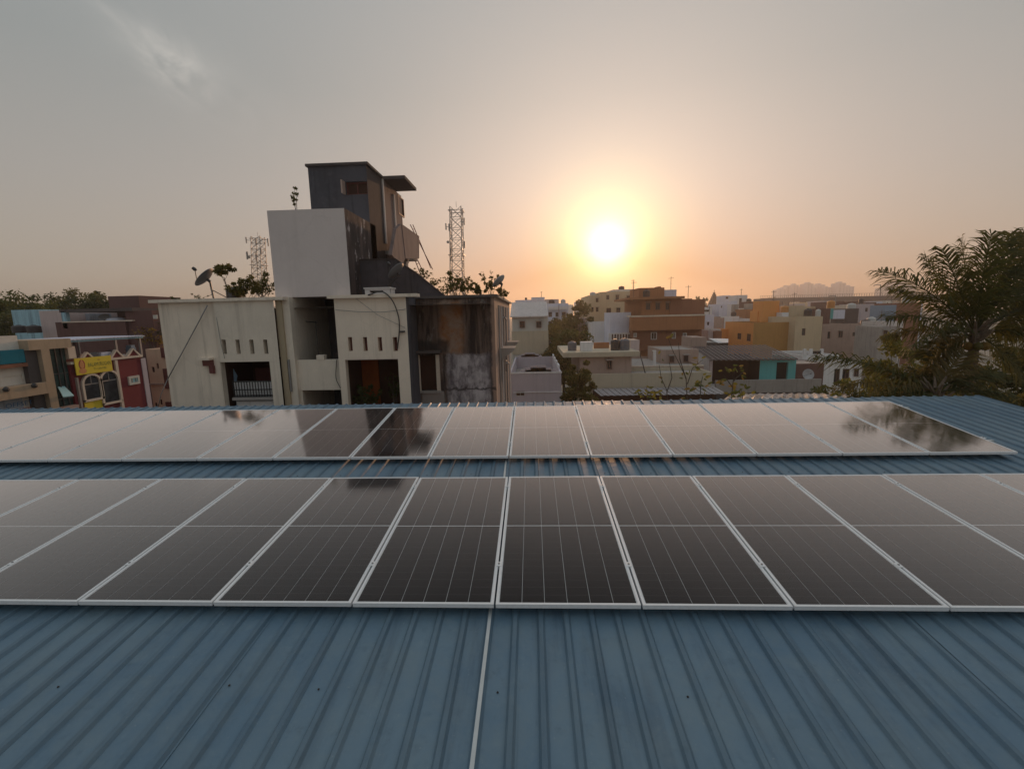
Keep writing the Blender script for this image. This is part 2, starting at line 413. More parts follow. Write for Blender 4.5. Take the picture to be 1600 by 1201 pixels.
# ------------------------------------------------------------------ our shed roof
S0 = R_(5.24); S1 = R_(6.55); HP = 2.55         # roof slope, slope of the far row, camera height over the panel plane
CS, SS = math.cos(S0), math.sin(S0)
HR = HP + .115                                  # camera height over the roof pans
RIDGE = 9.30
def roofpt(x, a, h=0):                          # a: distance along the slope, h: height over the pan
    return Vector((x, a*CS-h*SS, ZC-HR+a*SS+h*CS))
def roof_at(px, py, h=0):
    d = ray(px, py); n = Vector((0, -SS, CS)); o = roofpt(0, 0, h)
    t_ = n.dot(o-Vector((0, 0, ZC)))/n.dot(d); p = Vector((0, 0, ZC))+d*t_
    return p.x, (p-o).dot(Vector((0, CS, SS)))
shed = thing('metal_roof_shed', 'blue ribbed metal roof of our own building, carrying the solar panels', 'roof', (0, 0, 0))
XR = at(1527, 619, Y=RIDGE*CS).x; XL = -15.0
PITCHR = .2
def sheet_profile(x0, n):
    pr = []
    for i in range(n):
        b0 = x0+i*PITCHR
        pr += [(b0, 0), (b0+.134, 0), (b0+.150, .021), (b0+.180, .021), (b0+.196, 0)]
    pr += [(x0+n*PITCHR+.008, 0)]
    return pr
k = 0; x = XR
nsheet = int(math.ceil((XR-XL)/1.0))
for k in range(nsheet):
    x0 = XR-1.0*(k+1); pr = sheet_profile(x0, 5); lift = .0025*(k % 2); mb = MB()
    # slightly wavy along the slope, as hand-laid sheets are
    ys = [-2.2, 0, 1.5, 3, 4.5, 6, 7.5, RIDGE]
    for j in range(len(ys)-1):
        for i in range(len(pr)-1):
            q = []
            for (u, a) in ((i, ys[j]), (i+1, ys[j]), (i+1, ys[j+1]), (i, ys[j+1])):
                hh = pr[u][1]+lift+.0025*math.sin(a*1.3+k*2.1)+.002*math.sin(u*.9+a*.7+k)
                q.append(roofpt(pr[u][0], a, hh))
            mb.quad(*q)
    # folded-down far end of the ribs and the far slope
    for i in range(len(pr)-1):
        a, b_ = pr[i], pr[i+1]
        p0 = roofpt(a[0], RIDGE, a[1]+lift); p1 = roofpt(b_[0], RIDGE, b_[1]+lift)
        mb.quad(p0, p1, roofpt(b_[0], RIDGE, -.03), roofpt(a[0], RIDGE, -.03))
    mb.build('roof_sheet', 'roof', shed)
ridge = roofpt(0, RIDGE, 0)
B(XL, XR, ridge.y-.16, ridge.y-.01, ridge.z-1.2, ridge.z-.045).build('top_fascia', 'roof', shed)
sw = MB(); zb = ZC-HR-.35
sw.box(XL+.2, XR-.15, -1.9, -1.7, 0, zb-.2); sw.box(XR-.35, XR-.15, -1.7, 8.9, 0, zb-.1); sw.box(XL+.2, XL+.4, -1.7, 8.9, 0, zb-.1); sw.box(XL+.2, XR-.15, 8.9, 9.05, 0, zb+.5)
sw.build('wall', 'greypar', shed)
# edge trim along the right verge
tr_ = MB(); a0 = roofpt(XR, -2.2, .0); a1 = roofpt(XR, RIDGE, .0)
tr_.add([a0+Vector((.012, 0, .03)), a1+Vector((.012, 0, .03)), a1+Vector((.012, 0, -.12)), a0+Vector((.012, 0, -.12))], [(0, 1, 2, 3)])
tr_.build('verge_trim', 'roof', shed)
# self-drilling screws in rows
scr = MB(); scr.lathe((0, 0, 0), [(.0, .006), (.0035, .006), (.0045, .003), (.007, .002), (.0075, 0)], 8)
scm = scr.build('roof_screw', simple('rusty_screw', (.055, .045, .04), .6, .3), shed); first = True
for a in (1.62, 2.60, 5.85):
    n = 0
    for i in range(int((XR-XL)/PITCHR)):
        if i % 3 or random.random() < .35: continue
        xx = XR-(i+1)*PITCHR+.07 + random.uniform(-.015, .015)
        if abs(xx) > 5.2+a*.2: continue
        if first: o = scm; first = False
        else: o = scm.copy(); col.objects.link(o)
        o.location = roofpt(xx, a+random.uniform(-.02, .02), .004); o.rotation_euler = (S0, 0, 0)
# earthing strip
s0 = roof_at(737, 1200, .028); s1 = roof_at(766.5, 953, .028); s2 = roof_at(791, 716, .028)
st = MB(); W_ = .0125
dx = (s1[0]-s0[0])/(s1[1]-s0[1]); pts = [(s0[0]-dx*2.0, s0[1]-2.0), s0, s1, s2, (s2[0]+.02, RIDGE-.05)]
for (xa, ya), (xb, yb) in zip(pts, pts[1:]):
    lo = [roofpt(xa-W_, ya, .0275), roofpt(xa+W_, ya, .0275), roofpt(xb+W_, yb, .0275), roofpt(xb-W_, yb, .0275)]
    hi = [q+Vector((0, 0, .004)) for q in lo]
    st.add(lo+hi, [(4, 5, 6, 7), (0, 4, 7, 3), (1, 2, 6, 5), (0, 1, 5, 4), (2, 3, 7, 6)])
tag(st.build('earthing_strip', 'alu'), 'thin pale aluminium strip running up the blue roof and under the panels', 'strip')

# ------------------------------------------------------------------ solar panels
PW, PL, PT = 1.134, 2.278, .035
def panel_meshes():
    fm = MB(); lip = .021
    fm.box(0, PW, 0, lip, -PT, 0); fm.box(0, PW, PL-lip, PL, -PT, 0)
    fm.box(0, lip, lip, PL-lip, -PT, 0); fm.box(PW-lip, PW, lip, PL-lip, -PT, 0)
    bs = MB(); bs.quad((lip, lip, -.0060), (PW-lip, lip, -.0060), (PW-lip, PL-lip, -.0060), (lip, PL-lip, -.0060))
    gl_ = MB(); gl_.quad((lip, lip, -.002), (PW-lip, lip, -.002), (PW-lip, PL-lip, -.002), (lip, PL-lip, -.002))
    cells = []; x0 = .027; cw = (PW-2*x0)/6
    for half in range(2):
        y0 = .026 if half == 0 else PL/2+.0065; y1 = PL/2-.0065 if half == 0 else PL-.026
        for i in range(6):
            c_ = MB(); gx = .0016
            c_.quad((x0+i*cw+gx, y0, -.0042), (x0+(i+1)*cw-gx, y0, -.0042), (x0+(i+1)*cw-gx, y1, -.0042), (x0+i*cw+gx, y1, -.0042))
            cells.append(c_)
    return fm, bs, gl_, cells
proto = thing('solar_panel', '', 'solar panel')
fm, bs, gl_, cells = panel_meshes()
fm.build('frame', 'frame', proto, local=True); bs.build('backsheet', 'backsheet', proto, local=True)
for c_ in cells: c_.build('cell_column', 'cell', proto, local=True)
gl_.build('glass_pane', 'modglass', proto, local=True)
def clamp_proto():
    t_ = thing('panel_clamp', '', 'clamp')
    B(-.022, .022, -.03, .03, .0005, .006).build('clamp_cap', 'frame', t_, local=True)
    MB().lathe((0, 0, .006), [(.009, 0), (.009, .006), (0, .006)], 8).build('bolt', 'steel', t_, local=True)
    B(-.007, .007, -.025, .025, -PT-.002, .0005).build('clamp_body', 'frame', t_, local=True)
    B(-.15, .15, -.02, .02, -PT-.045, -PT-.002).build('mini_rail', 'alu', t_, local=True)
    return t_
cproto = clamp_proto()
cut = ['long', 'short']
def place_row(i0, i1, xo, base, slope, lab, grp, first):
    c_, s_ = math.cos(slope), math.sin(slope)
    for i in range(i0, i1+1):
        o = proto if first else copy_tree(proto); first = False
        o.location = (xo+i*1.15+.008, base[0], base[1]); o.rotation_euler = (slope+random.uniform(-.0016, .0016), random.uniform(-.0014, .0014), 0)
        side = 'right' if i >= 0 else 'left'; k_ = i if i >= 0 else -i-1
        o['label'] = f'solar panel in the {lab} row, {ORD[k_]} to the {side} of the aluminium strip'; o['group'] = grp
    return first
P0 = (3.254*CS, ZC-HP+3.254*SS); P1 = (6.196*CS, ZC-HP+6.196*SS)
place_row(-6, 5, -.328, P0, S0, 'near', 'dark solar panels of the near row', True)
place_row(-9, 5, -.356, P1, S1, 'far', 'solar panels of the far row by the ridge', False)
firstc = True
for (i0, i1, xo, base, slope, lab) in ((-6, 6, -.328, P0, S0, 'near'), (-9, 6, -.356, P1, S1, 'far')):
    for i in range(i0, i1+1):
        for a, w_ in ((.50, 'lower'), (2.02, 'upper')):
            o = cproto if firstc else copy_tree(cproto); firstc = False
            o.location = (xo+i*1.15, base[0]+a*math.cos(slope), base[1]+a*math.sin(slope)); o.rotation_euler = (slope, 0, 0)
            sd_ = 'right' if i > 0 else 'left'
            if i == 0: lb = f'{w_} silver clamp in the gap over the aluminium strip, {lab} panel row'
            elif abs(i) == 1: lb = f'{w_} silver clamp, next gap {sd_} of the aluminium strip, {lab} panel row'
            else: lb = f'{w_} silver clamp, {ORD[abs(i)-1]} gap {sd_} of the aluminium strip, {lab} panel row'
            o['label'] = lb; o['group'] = 'silver clamps holding the solar panels'

# ------------------------------------------------------------------ building kit
def add_window(par, O, U, N, u0, v0, u1, v1, depth=.12, frame='winframe', pane='glass', bars=1, bw=.05):
    """framed window set in a recess: O origin of the wall face, U along it, N into it"""
    O, U, N = Vector(O), Vector(U), Vector(N); V = Vector((0, 0, 1))
    f = MB()
    def bar(a0, b0, a1, b1):
        p = [O+U*a0+V*b0, O+U*a1+V*b0, O+U*a1+V*b1, O+U*a0+V*b1]
        fr_ = [q+N*(depth-.05) for q in p]; bk = [q+N*(depth+.01) for q in p]
        f.add(fr_+bk, [(0, 1, 2, 3), (0, 4, 5, 1), (1, 5, 6, 2), (2, 6, 7, 3), (3, 7, 4, 0)])
    bar(u0, v0, u1, v0+bw); bar(u0, v1-bw, u1, v1); bar(u0, v0+bw, u0+bw, v1-bw); bar(u1-bw, v0+bw, u1, v1-bw)
    for i in range(bars):
        c_ = u0+(u1-u0)*(i+1)/(bars+1); bar(c_-bw*.4, v0+bw, c_+bw*.4, v1-bw)
    w_ = f.build('window', frame, par)
    p = [O+U*a+V*b_+N*depth for a, b_ in ((u0, v0), (u1, v0), (u1, v1), (u0, v1))]
    MB().quad(*p).build('pane', pane, w_)
    return w_
def house(name, label, cat, x0, x1, y0, y1, z1, mat, z0=0, par=.9, front=(), left=(), right=(), roofmat='concrete',
          frame='winframe', shade=False, sidemat=None, group=None, cop=True, pane='glass'):
    """flat-roofed house with a parapet; openings: list of (a0, z0, a1, z1) along x (front) or y (sides)"""
    t = thing(name, label, cat, ((x0+x1)/2, (y0+y1)/2, z0), group); pt = .15
    mb = MB(); X, Y_, Z = Vector((1, 0, 0)), Vector((0, 1, 0)), Vector((0, 0, 1))
    mb.holed((x0, y0, z0), X, Z, Y_, x1-x0, z1-z0, [(a-x0, b_-z0, c_-x0, d-z0) for a, b_, c_, d in front])
    sm = MB() if sidemat else mb
    sm.holed((x0, y0, z0), Y_, Z, X, y1-y0, z1-z0, [(a-y0, b_-z0, c_-y0, d-z0) for a, b_, c_, d in left])
    mb.holed((x1, y0, z0), Y_, Z, -X, y1-y0, z1-z0, [(a-y0, b_-z0, c_-y0, d-z0) for a, b_, c_, d in right])
    mb.quad((x0, y1, z0), (x1, y1, z0), (x1, y1, z1), (x0, y1, z1))
    i0, i1, j0, j1 = x0+pt, x1-pt, y0+pt, y1-pt; zr = z1-par
    mb.quad((x0, y0, z1), (x1, y0, z1), (i1, j0, z1), (i0, j0, z1)); mb.quad((x1, y0, z1), (x1, y1, z1), (i1, j1, z1), (i1, j0, z1))
    mb.quad((x1, y1, z1), (x0, y1, z1), (i0, j1, z1), (i1, j1, z1)); mb.quad((x0, y1, z1), (x0, y0, z1), (i0, j0, z1), (i0, j1, z1))
    for (a, b_), (c_, d) in (((i0, j0), (i1, j0)), ((i1, j0), (i1, j1)), ((i1, j1), (i0, j1)), ((i0, j1), (i0, j0))):
        mb.quad((a, b_, zr), (c_, d, zr), (c_, d, z1), (a, b_, z1))
    mb.build('wall', mat, t)
    if sidemat: sm.build('side_wall', sidemat, t)
    MB().quad((i0, j0, zr), (i1, j0, zr), (i1, j1, zr), (i0, j1, zr)).build('roof', roofmat, t)
    for lst, O, U, N in ((front, (0, y0, 0), X, Y_), (left, (x0, 0, 0), Y_, X), (right, (x1, 0, 0), Y_, -X)):
        for a, b_, c_, d in lst:
            add_window(t, O, U, N, a, b_, c_, d, frame=frame, pane=pane, bars=1 if (c_-a) > .6 else 0)
            if shade:
                n_ = Vector(N); o_ = Vector(O)+Vector(U)*(a-.12); w2 = (c_-a)+.24
                q = [o_, o_+Vector(U)*w2, o_+Vector(U)*w2-n_*.4, o_-n_*.4]
                sh = MB(); sh.add([p_+Z*(d+.08) for p_ in q]+[p_+Z*(d+.15) for p_ in q], [(3, 2, 1, 0), (4, 5, 6, 7), (2, 3, 7, 6), (0, 3, 7, 4), (1, 2, 6, 5)])
                sh.build('sunshade', mat, t)
    return t
def hs(name, label, pl, pr, pt, Y, depth, mat, wins=(), lwins=(), cat='house', **k):
    """house whose front face spans photo columns pl..pr with its top at row pt, standing at distance Y"""
    x0 = at(pl, pt, Y=Y).x; x1 = at(pr, pt, Y=Y).x; z1 = at((pl+pr)/2, pt, Y=Y).z
    fr_ = []
    for l_, t_, r_, b_ in wins:
        a = at(l_, (t_+b_)/2, Y=Y); c_ = at(r_, (t_+b_)/2, Y=Y); fr_.append((a.x, at((l_+r_)/2, b_, Y=Y).z, c_.x, at((l_+r_)/2, t_, Y=Y).z))
    lw_ = []
    for l_, t_, r_, b_ in lwins:       # on the left side wall (plane x = x0), l_ nearer the vanishing point
        a = at(r_, (t_+b_)/2, X=x0); c_ = at(l_, (t_+b_)/2, X=x0)
        lw_.append((a.y, at((l_+r_)/2, b_, X=x0).z, c_.y, at((l_+r_)/2, t_, X=x0).z))
    return house(name, label, cat, x0, x1, Y, Y+depth, z1, mat, front=fr_, left=lw_, **k)
def water_tank(x, y, z, r_, h, mat, label, group='plastic water tanks on roofs'):
    t = thing('water_tank', label, 'water tank', (x, y, z), group)
    pr = [(r_, 0)]
    for i in range(5):
        a = h*.78*(i+.3)/5; pr += [(r_, a), (r_*1.04, a+h*.03), (r_*1.04, a+h*.07), (r_, a+h*.1)]
    pr += [(r_, h*.8), (r_*.8, h*.9), (r_*.35, h*.96)]
    MB().lathe((x, y, z), pr, 18).build('tank_body', mat, t, smooth=True)
    MB().lathe((x, y, z+h*.955), [(r_*.36, 0), (r_*.36, h*.05), (0, h*.06)], 14).build('lid', mat, t)
    return t

# ------------------------------------------------------------------ foliage kit
def leaf_cloud(centers, radii, n, size, flat=.8, seed=0, squash=1.0):
    r_ = np.random.default_rng(seed); C_ = np.array(centers); Rr = np.array(radii)
    idx = r_.integers(0, len(C_), n); d = r_.normal(size=(n, 3)); d /= np.linalg.norm(d, axis=1)[:, None]
    rad = r_.random(n)**.45
    p = C_[idx]+d*(Rr[idx]*rad[:, None])*np.array([1, 1, squash])
    a = r_.normal(size=(n, 3)); a /= np.linalg.norm(a, axis=1)[:, None]
    q = r_.normal(size=(n, 3)); q -= a*np.sum(a*q, 1)[:, None]; q /= np.linalg.norm(q, axis=1)[:, None]
    s = size*r_.uniform(.6, 1.3, n)[:, None]
    v = np.stack([p-a*s, p+q*s*.45, p+a*s, p-q*s*.45], 1).reshape(-1, 3)
    mb = MB(); mb.v = [tuple(x) for x in v]; mb.f = [(4*i, 4*i+1, 4*i+2, 4*i+3) for i in range(n)]
    return mb
def tree(name, label, x, y, z0, ztop, rad, mat, n=2500, leaf=.16, group=None, seed=1, clumps=26, trunk_r=.16, cat='tree', crown_lo=.35, squash=.8):
    t = thing(name, label, cat, (x, y, z0), group); rr = random.Random(seed); H = ztop-z0
    cz = z0+H*(crown_lo+1)/2; rz = H*(1-crown_lo)/2
    tk = MB(); fork = Vector((x+rr.uniform(-.1, .1), y, z0+H*crown_lo))
    tk.tube([(x, y, z0), ((x+fork.x)/2+.05, y, (z0+fork.z)/2), fork], trunk_r, 7, trunk_r*.7)
    cs, rs = [], []
    for i in range(clumps):
        a = rr.uniform(0, 6.28); u = rr.uniform(-1, 1); s_ = math.sqrt(max(0, 1-u*u)); k_ = rr.uniform(.45, .92)
        c_ = Vector((x+rad*k_*s_*math.cos(a), y+rad*k_*s_*math.sin(a), cz+rz*k_*u)); cs.append(c_)
        q = rad*rr.uniform(.18, .36); rs.append((q, q, q*.75))
        if i % 3 == 0: tk.tube([fork-(fork-Vector((x, y, z0)))*rr.uniform(0, .3), (fork+c_)/2+Vector((0, 0, -.08*rad)), c_], trunk_r*.42, 5, trunk_r*.1)
    tk.build('trunk', 'bark', t)
    leaf_cloud([tuple(c_) for c_ in cs], rs, n, leaf, seed=seed).build('crown', mat, t)
    return t
def shrub(name, label, x, y, z0, w_, h, mat, n=900, leaf=.07, seed=1, cat='shrub', group=None, stems=7):
    t = thing(name, label, cat, (x, y, z0), group); rr = random.Random(seed); tk = MB(); cs, rs = [], []
    for i in range(stems):
        tip = Vector((x+rr.uniform(-.5, .5)*w_, y+rr.uniform(-.4, .4)*w_, z0+h*rr.uniform(.5, .95)))
        b0 = Vector((x+rr.uniform(-.12, .12)*w_, y, z0)); md = (b0+tip)/2+Vector((rr.uniform(-.06, .06)*w_, 0, .05*h))
        tk.tube([b0, md, tip], max(.006, .012*h), 5, .003)
        for q in (md, tip, (md+tip)/2):
            cs.append(tuple(q)); s_ = rr.uniform(.10, .22)*min(w_, h); rs.append((s_, s_, s_*.8))
    tk.build('stem', 'bark', t); leaf_cloud(cs, rs, n, leaf, seed=seed).build('foliage', mat, t)
    return t

# ------------------------------------------------------------------ the beige apartment house in front
F = 14.8
zz = lambda py, px, Y=F: at(px, py, Y=Y).z
xx_ = lambda px, py, Y=F: at(px, py, Y=Y).x
apt = thing('apartment_house', 'beige flat-roofed apartment house with black-stained stair tower and slotted walls', 'building', (xx_(520, 500), F, 0))
Xv, Yv, Zv = Vector((1, 0, 0)), Vector((0, 1, 0)), Vector((0, 0, 1))
zc = zz(471, 345)                                   # underside of the coping
# left wing: flat wall part and framed bay
xl0 = xx_(250, 500); xl1 = xx_(346, 560); xl2 = xx_(432, 500)
mb = MB(); mb.holed((xl0, F, 0), Xv, Zv, Yv, xl1-xl0, zc, [])
mb.quad((xl0, F, 0), (xl0, F+9, 0), (xl0, F+9, zc), (xl0, F, zc))
mb.build('wall', 'beige', apt)
def op(l_, t_, r_, b_, O, Y=F):
    a = at((l_+r_)/2, t_, Y=Y).z; b2 = at((l_+r_)/2, b_, Y=Y).z; p = at(l_, (t_+b_)/2, Y=Y).x; q = at(r_, (t_+b_)/2, Y=Y).x
    return (p-O, b2, q-O, a)
FB = F-.07
slotsL = [op(347+21.6*i, 530.5, 353.5+21.6*i, 553, xl1, FB) for i in range(4)]
balL = op(352, 565, 428, 700, xl1, FB)
mb = MB(); mb.holed((xl1, FB, 0), Xv, Zv, Yv, xl2-xl1, zc, slotsL+[balL], .22)
mb.quad((xl1, FB, 0), (xl1, F, 0), (xl1, F, zc), (xl1, FB, zc)); mb.build('bay_wall', 'beige2', apt)
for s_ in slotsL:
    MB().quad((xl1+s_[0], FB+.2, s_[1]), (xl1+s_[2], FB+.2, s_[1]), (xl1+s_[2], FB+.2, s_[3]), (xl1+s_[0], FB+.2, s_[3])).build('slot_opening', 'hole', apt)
def interior(x0, x1, z0, z1, y0, dep, mat, name='balcony_recess'):
    q = MB(); q.quad((x0, y0+dep, z0), (x1, y0+dep, z0), (x1, y0+dep, z1), (x0, y0+dep, z1))
    q.quad((x0, y0, z0), (x0, y0+dep, z0), (x0, y0+dep, z1), (x0, y0, z1)); q.quad((x1, y0, z0), (x1, y0+dep, z0), (x1, y0+dep, z1), (x1, y0, z1))
    q.quad((x0, y0, z1), (x1, y0, z1), (x1, y0+dep, z1), (x0, y0+dep, z1)); q.quad((x0, y0, z0), (x1, y0, z0), (x1, y0+dep, z0), (x0, y0+dep, z0))
    return q.build(name, mat, apt)
bl = [xl1+balL[0], balL[1], xl1+balL[2], balL[3]]
zfl = zz(648, 390)
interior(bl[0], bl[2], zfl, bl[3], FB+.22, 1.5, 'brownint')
B(bl[0]+.15, bl[0]+.95, FB+1.62, FB+1.7, zfl, bl[3]-.4).build('inner_door', 'redbrown', apt)
# railing with bluish sheet behind a black grille
gx0, gx1 = xx_(358, 610, FB), xx_(431, 610, FB); gz0, gz1 = zz(633, 395, FB), zz(597, 395, FB)
bl[2] = gx1 = min(gx1, bl[2])
B(gx0, gx1, FB+.30, FB+.32, gz0-.55, gz1).build('railing_sheet', 'white', apt)
rl = MB()
for i in range(16):
    xq = gx0+.02+(gx1-gx0-.04)*i/15; rl.box(xq-.011, xq+.011, FB+.2, FB+.222, gz0+.25, gz1)
for zq in (gz1-.02, gz1-.3, gz1-.5, gz0+.25, gz0+.12): rl.box(gx0, gx1, FB+.19, FB+.232, zq, zq+.03)
rl.build('balcony_grille', 'blackpaint', apt)
B(gx0, gx1, FB+.1, FB+.28, gz0+.16, gz0+.25).build('balcony_ledge', 'concrete', apt)
# ochre corner strip and pilaster
xo1, xo2 = xx_(441, 500), xx_(452, 500)
B(xl2, xo1, F+.02, F+.5, 0, zc).build('corner_strip', 'ochre', apt)
B(xo1, xo2, F+.10, F+2.95, 0, zz(464, 448)).build('pilaster', 'beige2', apt)
B(xo1+.02, xo1+.07, F+.03, F+.09, zz(612, 450), zz(562, 448)).build('drain_pipe', 'steel', apt)
# copings
def coping(xa, xb, name='coping', y=F, d=.35, zt=None, h=.10):
    z_ = zc if zt is None else zt
    return B(xa, xb, y-.16, y+d, z_, z_+h).build(name, 'beige', apt)
coping(xx_(238, 475), xx_(446, 468))
# recess between the wings
xr0 = xx_(524, 500)
zb1 = zz(563, 490); zb0 = zz(611, 490)
B(xo2, xr0, F+.22, F+.40, zb0, zb1).build('landing_parapet', 'beige2', apt)
B(xx_(490, 560), xx_(502, 560), F+.2, F+.42, zb1, zb1+.16).build('parapet_post', 'beige2', apt)
zbox = zz(463.5, 490)
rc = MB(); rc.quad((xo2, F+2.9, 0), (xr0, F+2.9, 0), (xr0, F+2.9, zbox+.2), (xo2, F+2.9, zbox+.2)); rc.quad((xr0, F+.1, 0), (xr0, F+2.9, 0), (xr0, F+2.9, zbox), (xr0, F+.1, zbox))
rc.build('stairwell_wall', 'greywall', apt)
B(xo2, xx_(468, 625), F+.25, F+.4, 0, zb0).build('lower_wall', 'beige2', apt)
B(xo2, xr0, F+.4, F+2.9, zb0, zb0+.1).build('landing_slab', 'concdark', apt)
for i in range(9):
    B(xr0-.95, xr0-.02, F+.8+i*.2, F+1.0+i*.2, zb0+.1, zb0+.27+i*.17).build('stair_step', 'concdark', apt)
st2 = MB(); st2.tube([(xo2+.05, F+1.0, zb1+1.3), (xr0-1.1, F+1.0, zb1+1.25)], .02, 5); st2.tube([(xo2+.4, F+1.0, zb1-.5), (xo2+.4, F+1.0, zb1+1.3)], .015, 5)
st2.build('stair_rail', 'darksteel', apt)
# right wing
xr1 = xx_(637, 520)
slotsR = [op(l_, 526.5, r_, 548.5, xr0) for l_, r_ in ((544, 550.5), (567.5, 574), (590.5, 597), (614, 621))]
balR = op(544.5, 561, 626, 700, xr0)
mb = MB(); mb.holed((xr0, F, 0), Xv, Zv, Yv, xr1-xr0, zc, slotsR+[balR], .22); mb.build('wall', 'beige', apt)
for s_ in slotsR:
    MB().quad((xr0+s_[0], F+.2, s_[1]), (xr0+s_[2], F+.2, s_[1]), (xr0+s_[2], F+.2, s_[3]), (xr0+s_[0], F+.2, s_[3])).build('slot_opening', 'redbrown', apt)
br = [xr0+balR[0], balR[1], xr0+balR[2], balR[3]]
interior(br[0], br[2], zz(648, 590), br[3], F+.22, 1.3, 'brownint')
B(xx_(556, 590, F+1.4), xx_(592, 590, F+1.4), F+1.40, F+1.47, zz(648, 590), br[3]-.02).build('inner_wall_panel', 'orangeint', apt)
B(br[0], br[2], F+.02, F+.2, br[3]-.02, br[3]+.06).build('lintel', 'pinkwall', apt)
coping(xx_(514, 466), xx_(652, 460))
# stained return and stained wall
xs0 = xr1; YS = F*1.086
mb = MB(); mb.quad((xr1, F, 0), (xr1, YS, 0), (xr1, YS, zc), (xr1, F, zc)); mb.build('side_return', 'tower', apt)
XE = at(774, 540, Y=YS).x
# paint areas of the stained wall: masks with torn edges
def stained():
    b = NB('stained_gable_wall', .92); sp = b.n('ShaderNodeSeparateXYZ'); b.l(b.pos, sp.inputs[0])
    wob = b.math('MULTIPLY', b.math('SUBTRACT', b.noise(2.2, 6, .7), .5), .5)
    X_ = b.math('ADD', sp.outputs['X'], b.math('MULTIPLY', wob, .5)); Z_ = b.math('ADD', sp.outputs['Z'], wob)
    def X(px): return at(px, 530, Y=YS).x
    def Z(py): return at(710, py, Y=YS).z
    def rect(x0, x1, z0, z1, e=.06):
        a = b.math('MULTIPLY', b.rng(X_, X(x0)-e, X(x0)+e), b.rng(X_, X(x1)+e, X(x1)-e)); c_ = b.math('MULTIPLY', b.rng(Z_, Z(z1)-e, Z(z1)+e), b.rng(Z_, Z(z0)+e, Z(z0)-e))
        return b.math('MULTIPLY', a, c_)
    st = b.noise(1.5, 8, .7, (2.4, 2.4, .22), .4); bl_ = b.noise(1.6, 7, .65); fn = b.noise(7, 6, .7)
    c = b.mix(b.rng(st, .38, .6), (.17, .12, .10), (.028, .02, .021))
    c = b.mix(b.math('MULTIPLY', b.rng(b.noise(3.3, 8, .75, (1.6, 1.6, .5)), .56, .66), .5), c, (.33, .30, .28))
    org = b.mix(b.rng(bl_, .35, .65), (.33, .13, .045), (.34, .25, .20)); org = b.mix(b.math('MULTIPLY', b.rng(fn, .5, .7), .4), org, (.16, .07, .04))
    c = b.mix(b.math('MULTIPLY', b.math('MULTIPLY', rect(688, 724, 468, 553, .12), .92), b.rng(b.noise(2.0, 7, .7, (1.5, 1.5, .5)), .25, .5, .35, 1)), c, org)
    low = b.mix(b.rng(b.noise(1.9, 9, .7, (1.3, 1.3, .55)), .36, .66), (.55, .50, .52), (.13, .11, .125)); low = b.mix(b.math('MULTIPLY', b.rng(fn, .5, .66), .5), low, (.07, .06, .062))
    c = b.mix(rect(697, 769, 553, 700, .10), c, low)
    c = b.mix(b.math('MULTIPLY', rect(655, 690, 612, 700, .04), .85), c, (.36, .31, .29))
    c = b.mix(b.math('MULTIPLY', rect(640, 700, 532, 552, .10), .8), c, (.03, .025, .026))
    c = b.mix(b.math('MULTIPLY', rect(764, 771, 505, 640, .05), .8), c, (.05, .035, .035))
    c = b.mix(b.math('MULTIPLY', rect(768, 780, 440, 660, .05), .75), c, (.42, .28, .22))
    c = b.mix(b.math('MULTIPLY', rect(600, 790, 440, 468, .06), .7), c, (.07, .05, .045))
    c = b.mix(b.math('MULTIPLY', rect(690, 790, 606, 609, .015), .8), c, (.05, .04, .04))
    b.base(c); b.bump(b.math('ADD', fn, bl_), .5, .03); return b.m
M['stained'] = stained()
M['stairhead'] = plaster('grimy_stair_head_plaster', (.19, .14, .125), .55, .45, (.05, .04, .04))
dr = op(655, 556, 682, 610, xs0, YS)
mb = MB(); mb.holed((xs0, YS, 0), Xv, Zv, Yv, XE-xs0, zc-.02, [dr], .25); mb.build('gable_wall', 'stained', apt)
MB().quad((xs0+dr[0], YS+.22, dr[1]), (xs0+dr[2], YS+.22, dr[1]), (xs0+dr[2], YS+.22, dr[3]), (xs0+dr[0], YS+.22, dr[3])).build('shuttered_opening', 'brownint', apt)
for px_ in (654, 684.5):
    xq = xx_(px_, 580, YS); B(xq-.06, xq+.07, YS-.05, YS+.02, dr[1], dr[3]+.04).build('window_jamb', 'creamtrim', apt)
B(xx_(645, 550, YS), xx_(690, 550, YS), YS-.35, YS+.02, zz(551, 668, YS), zz(548, 668, YS)+.02).build('window_hood', 'concdark', apt)
B(xx_(650, 612, YS), xx_(690, 612, YS), YS-.06, YS+.02, dr[1]-.09, dr[1]).build('window_sill', 'concrete', apt)
# right side of the block
YE = F*1.83
zc2 = zc
def sidewall():
    q = MB(); q.quad((XE, YS, 0), (XE, YE, 0), (XE, YE, zc2), (XE, YS, zc2)); q.quad((XE, YE, 0), (xl0, YE, 0), (xl0, YE, zc2), (XE, YE, zc2)); return q
sidewall().build('side_wall', 'pinkbrown', apt)
B(xx_(634, 462), XE+.12, YS-.1, YS+.12, zc-.02, zc+.07).build('parapet_cap', 'concdark', apt)
B(XE-.1, XE+.14, YS+.12, YE, zc-.02, zc+.06).build('parapet_cap', 'concrete', apt)
MB().quad((xl0, F+.35, zc-.25), (XE-.1, F+.35, zc-.25), (XE-.1, YE, zc-.25), (xl0, YE, zc-.25)).build('roof', 'concrete', apt)
for yy, rr_, mt in ((F*1.12, .04, 'steel'), (F*1.21, .042, 'whitestrip'), (F*1.3, .04, 'concrete'), (F*1.42, .042, 'steel'), (F*1.57, .05, 'whitestrip')):
    MB().tube([(XE+.12, yy, 0), (XE+.12, yy, zc-.3)], rr_, 7).build('wall_pipe', mt, apt)
